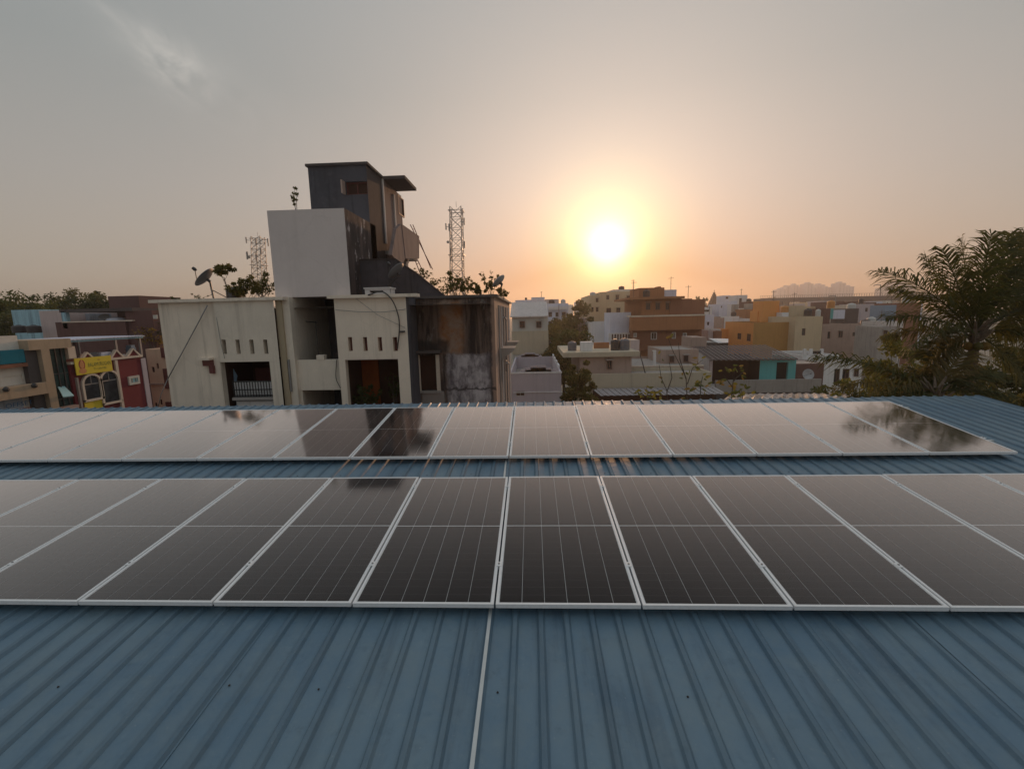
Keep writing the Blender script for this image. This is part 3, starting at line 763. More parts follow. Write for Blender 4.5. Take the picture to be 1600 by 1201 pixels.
for yy, z_ in ((F*1.178, zz(544, 790, F*1.22)), (F*1.44, zz(536, 800, F*1.44))):
    q = MB(); q.prism([(XE+.05, z_-.35), (XE+.10, z_-.4), (XE+.60, z_-.06), (XE+.65, z_+.05), (XE+.05, z_+.05)], 'y', yy, yy+1.25); q.build('window_hood', 'concrete', apt)
    add_window(apt, (XE+.03, 0, 0), Yv, -Xv, yy+.15, z_-1.35, yy+1.1, z_-.4, depth=.02)
for yy, z_ in ((F*1.25, zc-.75), (F*1.36, zc-2.8), (F*1.23, zc-2.5)): q = MB(); q.tube([(XE+.12, yy, z_), (XE+.22, yy, z_), (XE+.22, yy+.9, z_-.1)], .04, 6); q.build('pipe_branch', 'steel', apt)

# overhead box, side wall, tower
XB = at(543, 400, Y=F+.35).x; XBL = at(424, 400, Y=F+.35).x; YB = F+.35; zBt = zz(327, 480, YB); zBb = zz(463.5, 490, YB)
B(XBL, XB, YB, YB+3.0, zBb, zBt).build('overhead_room', 'tankbeige', apt)
q = MB(); YT = F*1.186
zTt = at(585, 257, Y=YT).z; XTL = at(484, 300, Y=YT).x; XT = XB
zBt2 = zBt
q.add([(XT+.004, YB+.01, zc), (XT+.004, YT, zc), (XT+.004, YT, zBt2), (XT+.004, YB+.01, zBt2)], [(0, 1, 2, 3)])
def sidestain():
    b = NB('side_wall_stains', .92)
    st = b.noise(1.2, 8, .7, (1.5, 1.5, .35), .5); bl_ = b.noise(1.1, 7, .68)
    c = b.mix(b.rng(st, .35, .65), (.10, .07, .066), (.022, .018, .02))
    c = b.mix(b.math('MULTIPLY', b.rng(b.noise(1.5, 8, .75, (1, 1, .5)), .55, .62), .85), c, (.50, .45, .46))
    b.base(c); b.bump(bl_, .5, .03); return b.m
M['sidestain'] = sidestain()
q.build('overhead_room_side', 'sidestain', apt)
YT2 = YT+1.85; YT3 = YT+4.6
zS = at(632, 278, Y=YT2).z
wnd = op(540, 283.5, 574, 304, XTL, YT)
wnd = (wnd[0], wnd[1]-(zc-.2), wnd[2], wnd[3]-(zc-.2))
q = MB(); q.holed((XTL, YT, zc-.2), Xv, Zv, Yv, XT-XTL, zTt-zc+.2, [wnd], .2)
q.quad((XTL, YT, zc), (XTL, YT2, zc), (XTL, YT2, zTt), (XTL, YT, zTt))
q.build('tower_wall', 'tower', apt)
q = MB(); q.quad((XT, YT, zc-.2), (XT, YT2, zc-.2), (XT, YT2, zTt), (XT, YT, zTt)); q.quad((XTL, YT2, zc), (XT, YT2, zc), (XT, YT2, zTt), (XTL, YT2, zTt)); q.build('tower_side_wall', 'towerside', apt)
B(XTL-.06, XT+.08, YT-.08, YT2+.05, zTt, zTt+.09).build('tower_roof_slab', 'concdark', apt)
add_window(apt, (XTL, YT, zc-.2), Xv, Yv, *wnd, depth=.16, frame='redbrown', pane='brownint')
B(XTL+wnd[0]-.06, XTL+wnd[0]-.005, YT-.3, YT-.005, wnd[1]+zc-.2, wnd[3]+zc-.2).build('open_shutter', 'pinkbrown', apt)
# lower stair head behind, slab over it
q = MB(); q.quad((XT-.01, YT2, zc), (XT-.01, YT3, zc), (XT-.01, YT3, zS), (XT-.01, YT2, zS)); q.quad((XT-.01, YT3, zc), (XTL, YT3, zc), (XTL, YT3, zS), (XT-.01, YT3, zS))
q.build('stair_head_wall', 'stairhead', apt)
XS = at(632, 278, Y=YT2).x
B(XTL, XS, YT2+.055, at(651, 301, X=XS).y, zS, zS+.12).build('stair_head_slab', 'concdark', apt)
B(XT-.005, XT+.05, YT2-.12, YT2+.0, at(612, 385, X=XT).z, zS-.02).build('white_strip', 'whitestrip', apt)
yq = at(617, 340, X=XT).y; B(XT-.005, XT+.05, yq-.1, yq+.05, at(617, 372, X=XT).z, at(617, 306, X=XT).z).build('white_strip', 'whitestrip', apt)
a_ = at(622, 320, X=XT).y; b_ = at(631, 320, X=XT).y
add_window(apt, (XT-.012, 0, 0), Yv, -Xv, a_, at(626, 336, X=XT).z, b_, at(626, 308, X=XT).z, depth=.03, bars=0)
# projecting stair parapet: outline in the yz plane, on the +x side of the tower
XP = XT+.78
yA = 24.2; 
def yz(px, py, X=XP):
    p = at(px, py, X=X); return (p.y, p.z)
poly = [yz(628, 350), yz(655, 369), yz(655, 404), yz(634, 404)]
poly2 = [yz(613, 398), yz(620, 358), yz(628, 350), yz(634, 404), yz(629, 416)]
MB().prism(poly, 'x', XP-.12, XP).build('landing_parapet', 'stairhead', apt)
MB().prism(poly2, 'x', XP-.16, XP-.02).build('stair_parapet', 'stairhead', apt)
B(XT, XP-.12, poly[0][0]+.05, poly[1][0], poly[2][1]-.1, poly[2][1]+.04).build('landing_slab', 'concrete', apt)
yl_ = poly[1][0]
B(XT, XP-.4, yl_-1.0, yl_-.75, zc-.1, poly[2][1]-.1).build('landing_post', 'stairhead', apt)
for k_ in range(5):
    B(XT, XP-.16, YT2+.25+k_*.22, YT2+.47+k_*.22, poly2[0][1]+k_*.17-.5, poly2[0][1]+k_*.17-.3).build('stair_step', 'concrete', apt)
# stained sloping parapet in front
YP = F*1.094
def xz(px, py, Y=YP):
    p = at(px, py, Y=Y); return (p.x, p.z)
pp = [xz(544, 470), xz(544, 409), xz(567, 407), xz(618, 406), xz(650, 428), xz(694, 463), xz(694, 470)]
q = MB().prism(pp, 'y', YP, YP+.18); q.build('sloping_parapet', 'darkstain', apt)
cp = MB()
for (a, b_) in zip(pp[1:5], pp[2:6]):
    cp.add([(a[0], YP-.03, a[1]), (b_[0], YP-.03, b_[1]), (b_[0], YP+.21, b_[1]), (a[0], YP+.21, a[1]), (a[0], YP-.03, a[1]+.05), (b_[0], YP-.03, b_[1]+.05), (b_[0], YP+.21, b_[1]+.05), (a[0], YP+.21, a[1]+.05)],
           [(4, 5, 6, 7), (0, 1, 5, 4), (1, 2, 6, 5), (3, 0, 4, 7), (2, 3, 7, 6)])
cp.build('parapet_cap', 'towerside', apt)
# small side sunshade with red-brown brackets on the left wall
sx0, sx1 = xx_(315, 562), xx_(334, 562); sz = zz(561, 325)
B(sx0, sx1, F-.22, F, sz-.02, sz+.05).build('small_ledge', 'beige', apt)
B(xx_(320, 565), xx_(334, 565), F-.12, F-.0, sz-.22, sz-.02).build('ledge_bracket', 'redbrown', apt)
B(xx_(329, 565), xx_(335, 565), F-.12, F-.0, sz-.48, sz-.22).build('ledge_bracket', 'redbrown', apt)
# things fixed to / standing on the apartment house
def cable(pts, r_, label, mat='blackpaint', name='cable'):
    return tag(MB().tube(pts, r_, 6).build(name, mat, None, smooth=True), label, 'cable', 'cables and wires')
def catm(ps, n=8):
    ps = [Vector(p) for p in ps]; ps = [ps[0]*2-ps[1]]+ps+[ps[-1]*2-ps[-2]]; out = []
    for i in range(1, len(ps)-2):
        for k_ in range(n):
            t_ = k_/n; a, b_, c_, d = ps[i-1:i+3]
            out.append(.5*((2*b_)+(c_-a)*t_+(2*a-5*b_+4*c_-d)*t_*t_+(3*b_-a-3*c_+d)*t_**3))
    return out+[ps[-2]]
cable([at(324, 477, Y=F-.12), at(312, 500, Y=F-.1), at(285, 550, Y=F-.1), at(262, 592, Y=F-.1)], .018, 'thick brown cable slanting down the beige left wall', 'steel')
cable([at(262, 592, Y=F-.05), at(252, 615, Y=F-.05), at(246, 640, Y=F-.05)], .012, 'lower thin end of the cable at the left wall corner', 'steel')
cable(catm([at(330, 450, Y=F+.2), at(336, 482, Y=F-.03), at(344, 530, Y=F-.1), at(351, 560, Y=F-.1)]), .008, 'thin wire from the big dish down to the slotted bay', 'steel')
cable(catm([at(575, 461, Y=F-.2), at(596, 455.5, Y=F-.2), at(612, 468, Y=F-.2), at(622, 492, Y=F-.08), at(624, 515, Y=F-.08), at(621, 545, Y=F-.06)]), .022, 'black looped hose hanging over the slotted right wing', 'darksteel')
cable([at(524, 484, Y=F-.05), at(560, 487, Y=F-.1), at(600, 487.5, Y=F-.1), at(634, 483, Y=F-.05)], .009, 'thin level wire stretched across the right wing', 'steel')
cable([at(557, 467, Y=F-.05), at(590, 492, Y=F-.1), at(633, 512, Y=F-.05)], .007, 'thin slanting wire below the coping of the right wing', 'steel')
cable(catm([at(526, 562, Y=F+.15), at(525, 590, Y=F+.15), at(532, 606, Y=F-.05)]), .012, 'short black cable beside the landing parapet')
lt = B(xx_(625, 517), xx_(633, 517), F-.12, F, zz(519, 629), zz(516.5, 629)).build('wall_light_bracket', 'darksteel', None); tag(lt, 'small dark bracket sticking out of the right wing near its corner', 'bracket')
ac = thing('air_cooler', 'grey box unit with a dark front standing on the right wing coping', 'cooler', (xx_(590, 455), F, zc+.1))
ax0, ax1, az1 = xx_(571, 456), xx_(610, 456), zz(450.5, 590)
q = MB(); q.holed((ax0, F-.05, zc+.1), Xv, Zv, Yv, ax1-ax0, az1-zc-.1, [(.16, .06, ax1-ax0-.22, az1-zc-.17)], .15); q.box(ax0, ax1, F+.1, F+.5, zc+.1, az1-.02); q.box(ax0-.03, ax1+.03, F-.08, F+.53, az1-.015, az1+.03)
q.build('housing', 'whitestrip', ac); B(ax0+.16, ax1-.22, F+.07, F+.098, zc+.16, az1-.07).build('grille', 'hole', ac)

def dish(label, px, py, Y, R, axis, mat, foot, lnb=True, group='satellite dishes'):
    c_ = at(px, py, Y=Y); t = thing('satellite_dish', label, 'satellite dish', foot, group)
    ax = Vector(axis).normalized(); dp = R*.28
    pr = [(0, 0)]+[(R*i/6, dp*(i/6)**2) for i in range(1, 7)]+[(R*1.02, dp-.01)]+[(R*i/6, dp*(i/6)**2-.02) for i in range(6, 0, -1)]+[(0, -.02)]
    MB().lathe(c_, pr, 26, ax).build('reflector', mat, t, smooth=True)
    q = MB(); q.tube([Vector(foot), c_-ax*.12], .03, 6); q.tube([c_-ax*.12, c_], .05, 6); q.tube([Vector(foot)+Vector((.35, .3, 0)), (Vector(foot)+c_)/2], .015, 5)
    q.build('mount', 'darksteel', t)
    if lnb:
        side = ax.cross(Vector((0, 1, 0))).normalized(); side = side if side.z < 0 else -side
        rim = c_+side*R*.95+ax*dp*.9; tip = c_+ax*R*1.15-Vector((0, 0, -R*.05))
        a = MB(); a.tube([rim, tip], .014, 5); a.build('feed_arm', 'darksteel', t)
        MB().lathe(tip, [(0, -.09), (.05, -.08), (.06, 0), (.04, .05), (0, .06)], 10, -ax).build('receiver', 'darksteel', t)
    return t
dish('big dark satellite dish tilted to the left, on the left wing roof edge', 323, 436, F+.5, .385, (-.70, -.20, .68), 'dish', at(334, 467, Y=F+.5))
dish('small pale satellite dish among plants above the stained wall', 781, 441, YS+.4, .28, (-.66, .25, .70), 'dishwhite', at(779, 459, Y=YS+.4), lnb=False)
dish('thin satellite dish seen edge-on before the sloping stained parapet', 621, 426, YP-.55, .35, (-.72, .12, .70), 'dish', at(606, 447, Y=YP-.55))
# ladder frames leaning behind the stair head
def ladder(label, a0, a1, b0, b1, rungs):
    t = thing('metal_ladder', label, 'ladder', tuple(a1), 'leaning pipe frames by the stair head')
    for p, q_ in ((a0, a1), (b0, b1)): MB().tube([p, q_], .022, 5).build('rail', 'redbrown', t)
    for i in range(rungs): f_ = (i+.5)/rungs; MB().tube([a0.lerp(a1, f_), b0.lerp(b1, f_)], .014, 5).build('rung', 'redbrown', t)
YL = F*1.58
ladder('upper pipe frame leaning beside the stair head', at(641, 351, Y=YL), at(676, 421, Y=YL), at(645, 351, Y=YL+.4), at(673, 419, Y=YL+.4), 5)
ladder('lower pipe frame below the landing of the stair head', at(649, 408, Y=YL-1), at(660, 436, Y=YL-1), at(653, 407, Y=YL-.8), at(664, 432, Y=YL-.8), 3)

# roof plants of the apartment house
def pos(px, py, Y): p = at(px, py, Y=Y); return p.x, p.y, p.z
x_, y_, z_ = pos(356, 466, F+.5)
tree('potted_tree', 'small round-headed tree on a thin stem on the left wing roof', x_, y_, z_-.1, z_+1.2, .36, 'leafbrown', 420, .075, None, 3, 12, .018, 'small tree', .62, .6)
x_, y_, z_ = pos(385, 467, F+.8); shrub('roof_shrub', 'dense low shrub on the left wing roof beside the overhead room', x_, y_, z_-.1, 1.1, .75, 'leafbrown', 1300, .05, 7, group='plants on the apartment roof')
x_, y_, z_ = pos(410, 467, F+.7); shrub('roof_shrub', 'tall reddish shrub with see-through leaves against the overhead room', x_, y_, z_-.1, 1.1, 1.05, 'leafbrown', 1300, .045, 8, group='plants on the apartment roof')
x_, y_, z_ = pos(366, 467, F+.9); water_tank(x_, y_, z_-.1, .23, .5, 'tankgrey', 'small bluish tank half hidden by shrubs on the left wing roof')
x_, y_, z_ = pos(277, 473, F+.2); shrub('roof_shrub', 'tiny weed growing on the left coping', x_, y_, z_, .35, .25, 'leaf', 60, .05, 9, group='plants on the apartment roof', stems=3)
x_, y_, z_ = pos(310, 471, F+.2); shrub('roof_shrub', 'thin weeds on the coping left of the big dish', x_, y_, z_, .7, .3, 'leaf', 50, .04, 10, group='plants on the apartment roof', stems=5)
x_, y_, z_ = pos(463, 328, YB+.5); shrub('roof_shrub', 'spindly upright plant on top of the overhead room', x_, y_, z_-.15, .36, 1.1, 'leafbrown', 110, .062, 12, group='plants on the apartment roof', stems=3)
for (px, py, w_, h, n, lb, sd_) in ((712, 462, 1.0, 1.35, 330, 'tall drooping plant on the stained wall, below the telecom mast', 13), (728, 461, .9, 1.0, 260, 'bushy plant to the right of the tall drooping one on the stained wall', 14),
        (692, 462, .9, .6, 120, 'sparse dry plant at the foot of the sloping parapet', 15), (752, 460, .8, .55, 380, 'bright low bush on the stained wall left of the pale dish', 16), (767, 460, .7, 1.15, 220, 'upright spiky plant just left of the pale dish', 17), (788, 463, .7, .5, 160, 'low plant at the right corner of the stained wall', 18), (660, 436, 1.0, .6, 120, 'dry weeds on the slope of the stained parapet', 19), (675, 448, 1.2, .5, 90, 'thin weeds lower down on the sloping parapet', 29)):
    x_, y_, z_ = pos(px, py, YS+.45 if px > 680 else YP+.4); shrub('roof_shrub', lb, x_, y_, z_-.1, w_*.85, h*.85, 'leafbrown', int(n*1.3), .055, sd_, group='plants on the apartment roof')
x_, y_, z_ = pos(566, 634, F+.35); shrub('balcony_plant', 'dark potted plant in the right balcony, left corner', x_, y_, z_-.1, .65, .8, 'leaf', 260, .07, 22, group='balcony plants', stems=6)
x_, y_, z_ = pos(583, 634, F+.4); shrub('balcony_plant', 'second potted plant in the right balcony, before the orange wall', x_, y_, z_-.1, .6, .7, 'leaf', 200, .06, 23, group='balcony plants')
x_, y_, z_ = pos(617, 634, F+.5); shrub('balcony_plant', 'dim climbing plant at the right side of the right balcony', x_, y_, z_-.1, .6, 1.3, 'leaf', 220, .06, 24, group='balcony plants')
x_, y_, z_ = pos(361, 600, F+.6)
# blue garment hanging in the left balcony
q = MB(); q.add([(x_, F+.55, z_-.1), (x_+.22, F+.5, z_-.1), (x_+.26, F+.6, z_+.3), (x_+.18, F+.55, z_+.55), (x_+.03, F+.6, z_+.5), (x_-.02, F+.52, z_+.25)], [(0, 1, 2, 3, 4, 5)])
q2 = q.build('hanging_cloth', 'blue', None); sol = q2.modifiers.new('s', 'SOLIDIFY'); sol.thickness = .02; tag(q2, 'blue cloth hanging at the left of the railed balcony', 'cloth')

# ------------------------------------------------------------------ telecom masts
def mast(label, px, pyt, pyb, Y, wid, seed, lean=0):
    rr = random.Random(seed); top = at(px, pyt, Y=Y); bot = at(px, pyb, Y=Y); w_ = wid/FPX*Y
    t = thing('telecom_mast', label, 'telecom mast', (bot.x, Y, 0), 'telecom masts'); n = 9
    zt, z0 = top.z, bot.z-6; cs = [(-1, -1), (1, -1), (1, 1), (-1, 1)]
    def cor(k_, z): f_ = (z-z0)/(zt-z0); s_ = w_*.5*(1.12-.2*f_); return Vector((bot.x+(top.x-bot.x)*f_+cs[k_][0]*s_, Y+cs[k_][1]*s_, z))
    rr0 = w_*.030
    for k_ in range(4): MB().tube([cor(k_, z0), cor(k_, zt)], rr0*1.3, 5).build('leg', 'steel', t)
    q = MB(); nb = 12
    for i in range(nb):
        za, zb_ = z0+(zt-z0)*i/nb, z0+(zt-z0)*(i+1)/nb
        for k_ in range(4):
            a, b2 = k_, (k_+1) % 4
            q.tube([cor(a, za), cor(b2, zb_)], rr0*.7, 4, cap=False); q.tube([cor(b2, za), cor(a, zb_)], rr0*.7, 4, cap=False); q.tube([cor(a, za), cor(b2, za)], rr0*.8, 4, cap=False)
    q.build('bracing', 'steel', t)
    for i in range(n):
        k_ = rr.randrange(4); z = zt-(zt-z0)*rr.uniform(0, .5) - .2; c_ = cor(k_, z); h = w_*rr.uniform(.5, .85); o_ = Vector((cs[k_][0], cs[k_][1], 0))*w_*rr.uniform(.12, .3)
        B(c_.x+o_.x-w_*.05, c_.x+o_.x+w_*.05, c_.y+o_.y-w_*.03, c_.y+o_.y+w_*.03, z-h*.5, z+h*.5).build('antenna_panel', 'steel', t)
        MB().tube([c_, c_+o_], rr0*.8, 4).build('antenna_bracket', 'steel', t)
    for f_ in (.62, .97):
        z = z0+(zt-z0)*f_; q = MB()
        for k_ in range(4): q.tube([cor(k_, z)*1.0+Vector((cs[k_][0]*w_*.12, cs[k_][1]*w_*.12, 0)), cor((k_+1) % 4, z)+Vector((cs[(k_+1) % 4][0]*w_*.12, cs[(k_+1) % 4][1]*w_*.12, 0))], rr0, 4)
        q.build('platform_ring', 'steel', t)
    MB().tube([Vector((top.x, Y, zt)), Vector((top.x, Y, zt+w_*.45))], rr0*.6, 4).build('lightning_rod', 'steel', t)
    c_ = cor(0, z0+(zt-z0)*.72); MB().lathe(c_+Vector((-w_*.15, -.1, 0)), [(0, 0), (w_*.11, .03), (w_*.11, w_*.1), (0, w_*.12)], 12, (0, -1, 0)).build('drum_antenna', 'steel', t)
    return t
mast('tall lattice telecom mast crowded with antennas, behind the stained wall', 713, 324, 455, 70, 18, 3)
mast('thinner lattice telecom mast left of the overhead room', 403, 370, 440, 95, 15, 8)

# ------------------------------------------------------------------ street side on the left (facades in the plane x = XW)
XW = -26.0
def fy(px, py): p = at(px, py, X=XW); return p.y, p.z
def frect(l_, t_, r_, b_):
    y0 = at(l_, (t_+b_)/2, X=XW).y; y1 = at(r_, (t_+b_)/2, X=XW).y
    return y0, at((l_+r_)/2, b_, X=XW).z, y1, at((l_+r_)/2, t_, X=XW).z
def fbox(rect, proud, name, mat, par, back=0):
    y0, z0, y1, z1 = rect; return B(XW-back, XW+proud, y0, y1, z0, z1).build(name, mat, par)
# maroon house with arched windows
YM0 = fy(113, 600)[0]; YM1 = fy(227, 600)[0]; zM = fy(205, 559)[1]
mh = thing('shop_house', 'maroon street house with two arched windows and a yellow banner', 'building', (XW, (YM0+YM1)/2, 0))
def arch_hole(y0, z0, y1, z1, n=10):
    r_ = (y1-y0)/2; cz = z1-r_; c_ = (y0+y1)/2
    return [(y0, z0)]+[(y0, cz)]+[(c_-r_*math.cos(math.pi*i/n), cz+r_*1.0*math.sin(math.pi*i/n)) for i in range(1, n)]+[(y1, cz), (y1, z0)]
q = MB(); q.box(XW-5, XW, YM0, YM1, 0, zM)
q.build('wall', 'maroon', mh)
A1 = frect(129, 586, 155.5, 623); A2 = frect(157.5, 580, 183.5, 628)
# top coping and pediments
cy = MB()
cy.add([(XW-.3, YM0, zM), (XW+.12, YM0, zM), (XW+.12, YM1, zM), (XW-.3, YM1, zM), (XW-.3, YM0, zM+.13), (XW+.12, YM0, zM+.13), (XW+.12, YM1, zM+.13), (XW-.3, YM1, zM+.13)], [(0, 1, 2, 3), (4, 7, 6, 5), (0, 4, 5, 1), (1, 5, 6, 2), (2, 6, 7, 3), (3, 7, 4, 0)])
cy.build('coping', 'creamtrim', mh)
for l_, r_ in ((122, 149), (170, 193), (197, 219)):
    y0, y1 = fy(l_, 558)[0], fy(r_, 556)[0]; zt = zM+.13; ht = .40
    MB().prism([(y0+.1, zt), (y1-.1, zt), ((y0+y1)/2, zt+ht)], 'x', XW-.1, XW+.02).build('pediment', 'maroon', mh)
    t_ = .1
    q = MB(); q.prism([(y0, zt), (y0+.16, zt), ((y0+y1)/2, zt+ht), (y1-.16, zt), (y1, zt), ((y0+y1)/2, zt+ht+t_)], 'x', XW-.12, XW+.08); q.build('pediment_trim', 'creamtrim', mh)
for A in (A1, A2):
    out = arch_hole(A[0]-.12, A[1]-.1, A[2]+.12, A[3]+.12); inn = arch_hole(A[0], A[1], A[2], A[3])
    q = MB(); n = len(out)
    for i in range(n-1):
        a, b_, c_, d = out[i], out[i+1], inn[i+1], inn[i]
        for x0, x1 in ((XW+.01, XW+.14),):
            v = [(x1, *a), (x1, *b_), (x1, *c_), (x1, *d)]; u = [(x0, *a), (x0, *b_), (x0, *c_), (x0, *d)]
            q.add(v+u, [(0, 1, 2, 3), (0, 4, 5, 1), (3, 2, 6, 7)])
    q.box(XW+.01, XW+.14, A[0]-.12, A[2]+.12, A[1]-.12, A[1])
    wi = q.build('arched_window', 'creamtrim', mh)
    MB().add([(XW+.03, *p) for p in inn], [tuple(range(n))]).build('pane', 'glass', wi)
    b2 = MB(); zc_ = A[3]-(A[2]-A[0])*.5; b2.box(XW+.032, XW+.06, A[0], A[2], zc_-.03, zc_+.03); b2.box(XW+.032, XW+.06, (A[0]+A[2])/2-.02, (A[0]+A[2])/2+.02, zc_, A[3]); b2.build('glazing_bar', 'steel', wi)
fbox(frect(131, 624, 159, 639), .05, 'yellow_window_panel', 'yellowsign', mh)
fbox(frect(183.5, 562, 187.5, 650), .12, 'pilaster', 'creamtrim', mh)
fbox((fy(118, 600)[0], 0, fy(121, 600)[0], frect(116, 590, 120, 640)[3]), .12, 'pilaster', 'greypar', mh)
W3 = frect(199.5, 587, 216.5, 600.5)
q = MB(); t_ = .14
q.box(XW, XW+.1, W3[0], W3[2], W3[1], W3[1]+t_); q.box(XW, XW+.1, W3[0], W3[2], W3[3]-t_, W3[3]); q.box(XW, XW+.1, W3[0], W3[0]+t_, W3[1]+t_, W3[3]-t_); q.box(XW, XW+.1, W3[2]-t_, W3[2], W3[1]+t_, W3[3]-t_)
wi = q.build('window', 'winwhite', mh); B(XW+.01, XW+.04, W3[0]+t_, W3[2]-t_, W3[1]+t_, W3[3]-t_).build('pane', 'iceglass', wi)
for i in (1, 2): yq = W3[0]+(W3[2]-W3[0])*i/3; B(XW+.042, XW+.07, yq-.03, yq+.03, W3[1]+t_, W3[3]-t_).build('glazing_bar', 'steel', wi)
# banner
sg = frect(112.5, 557.5, 170.5, 583)
ban = thing('shop_banner', 'yellow banner with a seated figure and the name BALAMURUGAN', 'banner', (XW+.15, sg[0], sg[1]))
B(XW+.145, XW+.19, *[sg[0], sg[2]], sg[1], sg[3]).build('board', 'yellowsign', ban)
def text(body, y0, y1, z0, z1, mat, par, x, name='lettering'):
    cu = bpy.data.curves.new('t', 'FONT'); cu.body = body; cu.resolution_u = 2; ob = bpy.data.objects.new('t', cu); col.objects.link(ob)
    dg = bpy.context.evaluated_depsgraph_get(); me = bpy.data.meshes.new_from_object(ob.evaluated_get(dg)); bpy.data.objects.remove(ob)
    vs = np.array([v.co[:] for v in me.vertices]); mn, mx_ = vs.min(0), vs.max(0)
    k = MB(); u = (vs[:, 0]-mn[0])/(mx_[0]-mn[0]); v = (vs[:, 1]-mn[1])/(mx_[1]-mn[1])
    k.v = [(x, y0+a*(y1-y0), z0+b_*(z1-z0)) for a, b_ in zip(u, v)]; k.f = [tuple(p.vertices) for p in me.polygons]
    return k.build(name, mat, par)
L_, H_ = sg[2]-sg[0], sg[3]-sg[1]
text('BALAMURUGAN', sg[0]+L_*.33, sg[2]-L_*.04, sg[1]+H_*.42, sg[1]+H_*.66, 'signgreen', ban, XW+.196)
text('SRI', sg[0]+L_*.60, sg[0]+L_*.67, sg[1]+H_*.76, sg[1]+H_*.84, 'signred', ban, XW+.196)
text('TV CENTRE', sg[0]+L_*.46, sg[2]-L_*.18, sg[1]+H_*.20, sg[1]+H_*.32, 'signgreen', ban, XW+.196)
q = MB(); 
def disc(cy_, cz_, ry, rz, n=18, x=XW+.197): return MB().add([(x, cy_+ry*math.cos(6.2832*i/n), cz_+rz*math.sin(6.2832*i/n)) for i in range(n)], [tuple(range(n))])
cyy = sg[0]+L_*.17
disc(cyy, sg[1]+H_*.60, L_*.085, H_*.30, x=XW+.194).build('figure_halo', 'signred', ban)
disc(cyy, sg[1]+H_*.58, L_*.06, H_*.20, x=XW+.198).build('figure_face', 'signorange', ban)
disc(cyy, sg[1]+H_*.22, L_*.10, H_*.16, x=XW+.196).build('figure_body', 'signorange', ban)
MB().add([(XW+.202, cyy-L_*.045, sg[1]+H_*.73), (XW+.202, cyy+L_*.045, sg[1]+H_*.73), (XW+.202, cyy, sg[1]+H_*.95)], [(0, 1, 2)]).build('figure_crown', 'signorange', ban)
# roof terrace of the maroon house: canopy, posts, clutter
cz0 = fy(205, 526)[1]
can = thing('roof_canopy', 'flat pale sheet canopy on thin posts over the cluttered roof terrace', 'canopy', (XW-2, YM0, zM))
cya = fy(53, 524)[0]; cyb = fy(222, 523)[0]
q = MB(); ncor = 26
for i in range(ncor):
    ya, yb = cya+(cyb-cya)*i/ncor, cya+(cyb-cya)*(i+.5)/ncor; yc = cya+(cyb-cya)*(i+1)/ncor
    q.box(XW-4.6, XW+.15, ya, yb, cz0, cz0+.06); q.box(XW-4.6, XW+.15, yb, yc, cz0-.02, cz0+.04)
q.build('sheet_roof', 'whiteblue', can)
fbox((cya, cz0-.12, cyb, cz0-.03), .05, 'edge_beam', 'lblue', can)
for px_ in (183, 221): ya = fy(px_, 545)[0]; B(XW-.1, XW-.0, ya-.06, ya+.06, zM+.1, cz0-.03).build('post', 'steel', can)
for ya in (cya+3.4, cyb-.2): B(XW-4.4, XW-4.3, ya-.05, ya+.05, zM-.1, cz0-.03).build('post', 'steel', can)
B(XW-4.55, XW-4.4, YM0-1, YM1, zM-.3, cz0-.05).build('back_wall', 'concdark', can)
B(XW-4.3, XW-4.2, fy(150, 540)[0]+1.6, fy(175, 540)[0]+1.6, zM, zM+1.1).build('grey_screen', 'greypar', can)
cl = [(133, 546, .35, .5, 'white', 'white bundle lying on the dark roof terrace'), (141, 543, .5, .55, 'tankgrey', 'grey crate in the middle of the terrace clutter'), (127, 551, .3, .3, 'white', 'small white container at the left end of the terrace'), (136, 551, .28, .22, 'whitestrip', 'low white tub on the terrace, under the grey crate'),
      (162, 549, .75, .5, 'whiteblue', 'pale blue-white box directly above the yellow banner'), (177, 545, .5, .6, 'tankgrey', 'grey drum between the box and the first post'), (190, 551, .3, .25, 'white', 'little white can between the two canopy posts'), (205, 545, .35, .8, 'blue', 'dark blue cloth bundle near the right post')]
for px_, py_, w_, h_, mt, lb in cl:
    p = at(px_, py_+4, X=XW-.45); q = MB(); c_ = Vector((p.x, p.y, zM))
    q.box(c_.x-.2, c_.x+.2, c_.y-w_/2, c_.y+w_/2, zM+.0, zM+h_*.8); q.box(c_.x-.17, c_.x+.17, c_.y-w_*.42, c_.y+w_*.42, zM+h_*.8, zM+h_)
    tag(q.build('storage_box', mt, None), lb, 'box', 'clutter on the roof terrace')
fbox((fy(224, 600)[0]+.05, 0, fy(232, 600)[0], zM-.1), .05, 'side_pilaster', 'lavender', mh)
# tan portal with dark green glazing
YP0, YP1 = fy(58, 570)[0], fy(112, 570)[0]; zpt = fy(75, 530)[1]
po = thing('glazed_building', 'tan framed shop building with tall dark green glazing', 'building', (XW, (YP0+YP1)/2, 0))
zpb = fy(85, 544)[1]
B(XW-5, XW+.35, YP0-.55, YP1-.15, zpb, zpt).build('top_beam', 'tan', po)
B(XW-5, XW+.35, YP0+.0, YP0+.42, 0, zpb).build('pillar', 'tan', po); B(XW-5, XW+.1, YP0-.55, YP0, 0, zpb).build('side_strip', 'concdark', po)
B(XW-5, XW+.02, fy(106, 550)[0], fy(118, 550)[0], fy(112, 560)[1], fy(112, 541)[1]).build('corner_block', 'creamtrim', po)
B(XW-.15, XW-.10, YP0+.42, YM0-.02, 0, zpb).build('glass_wall', 'greenglass', po)
for i in range(1, 4):
    yq = YP0+.42+(YP1-YP0-.5)*i/4; B(XW-.10, XW-.05, yq-.03, yq+.03, 0, zpb).build('mullion', 'darksteel', po)
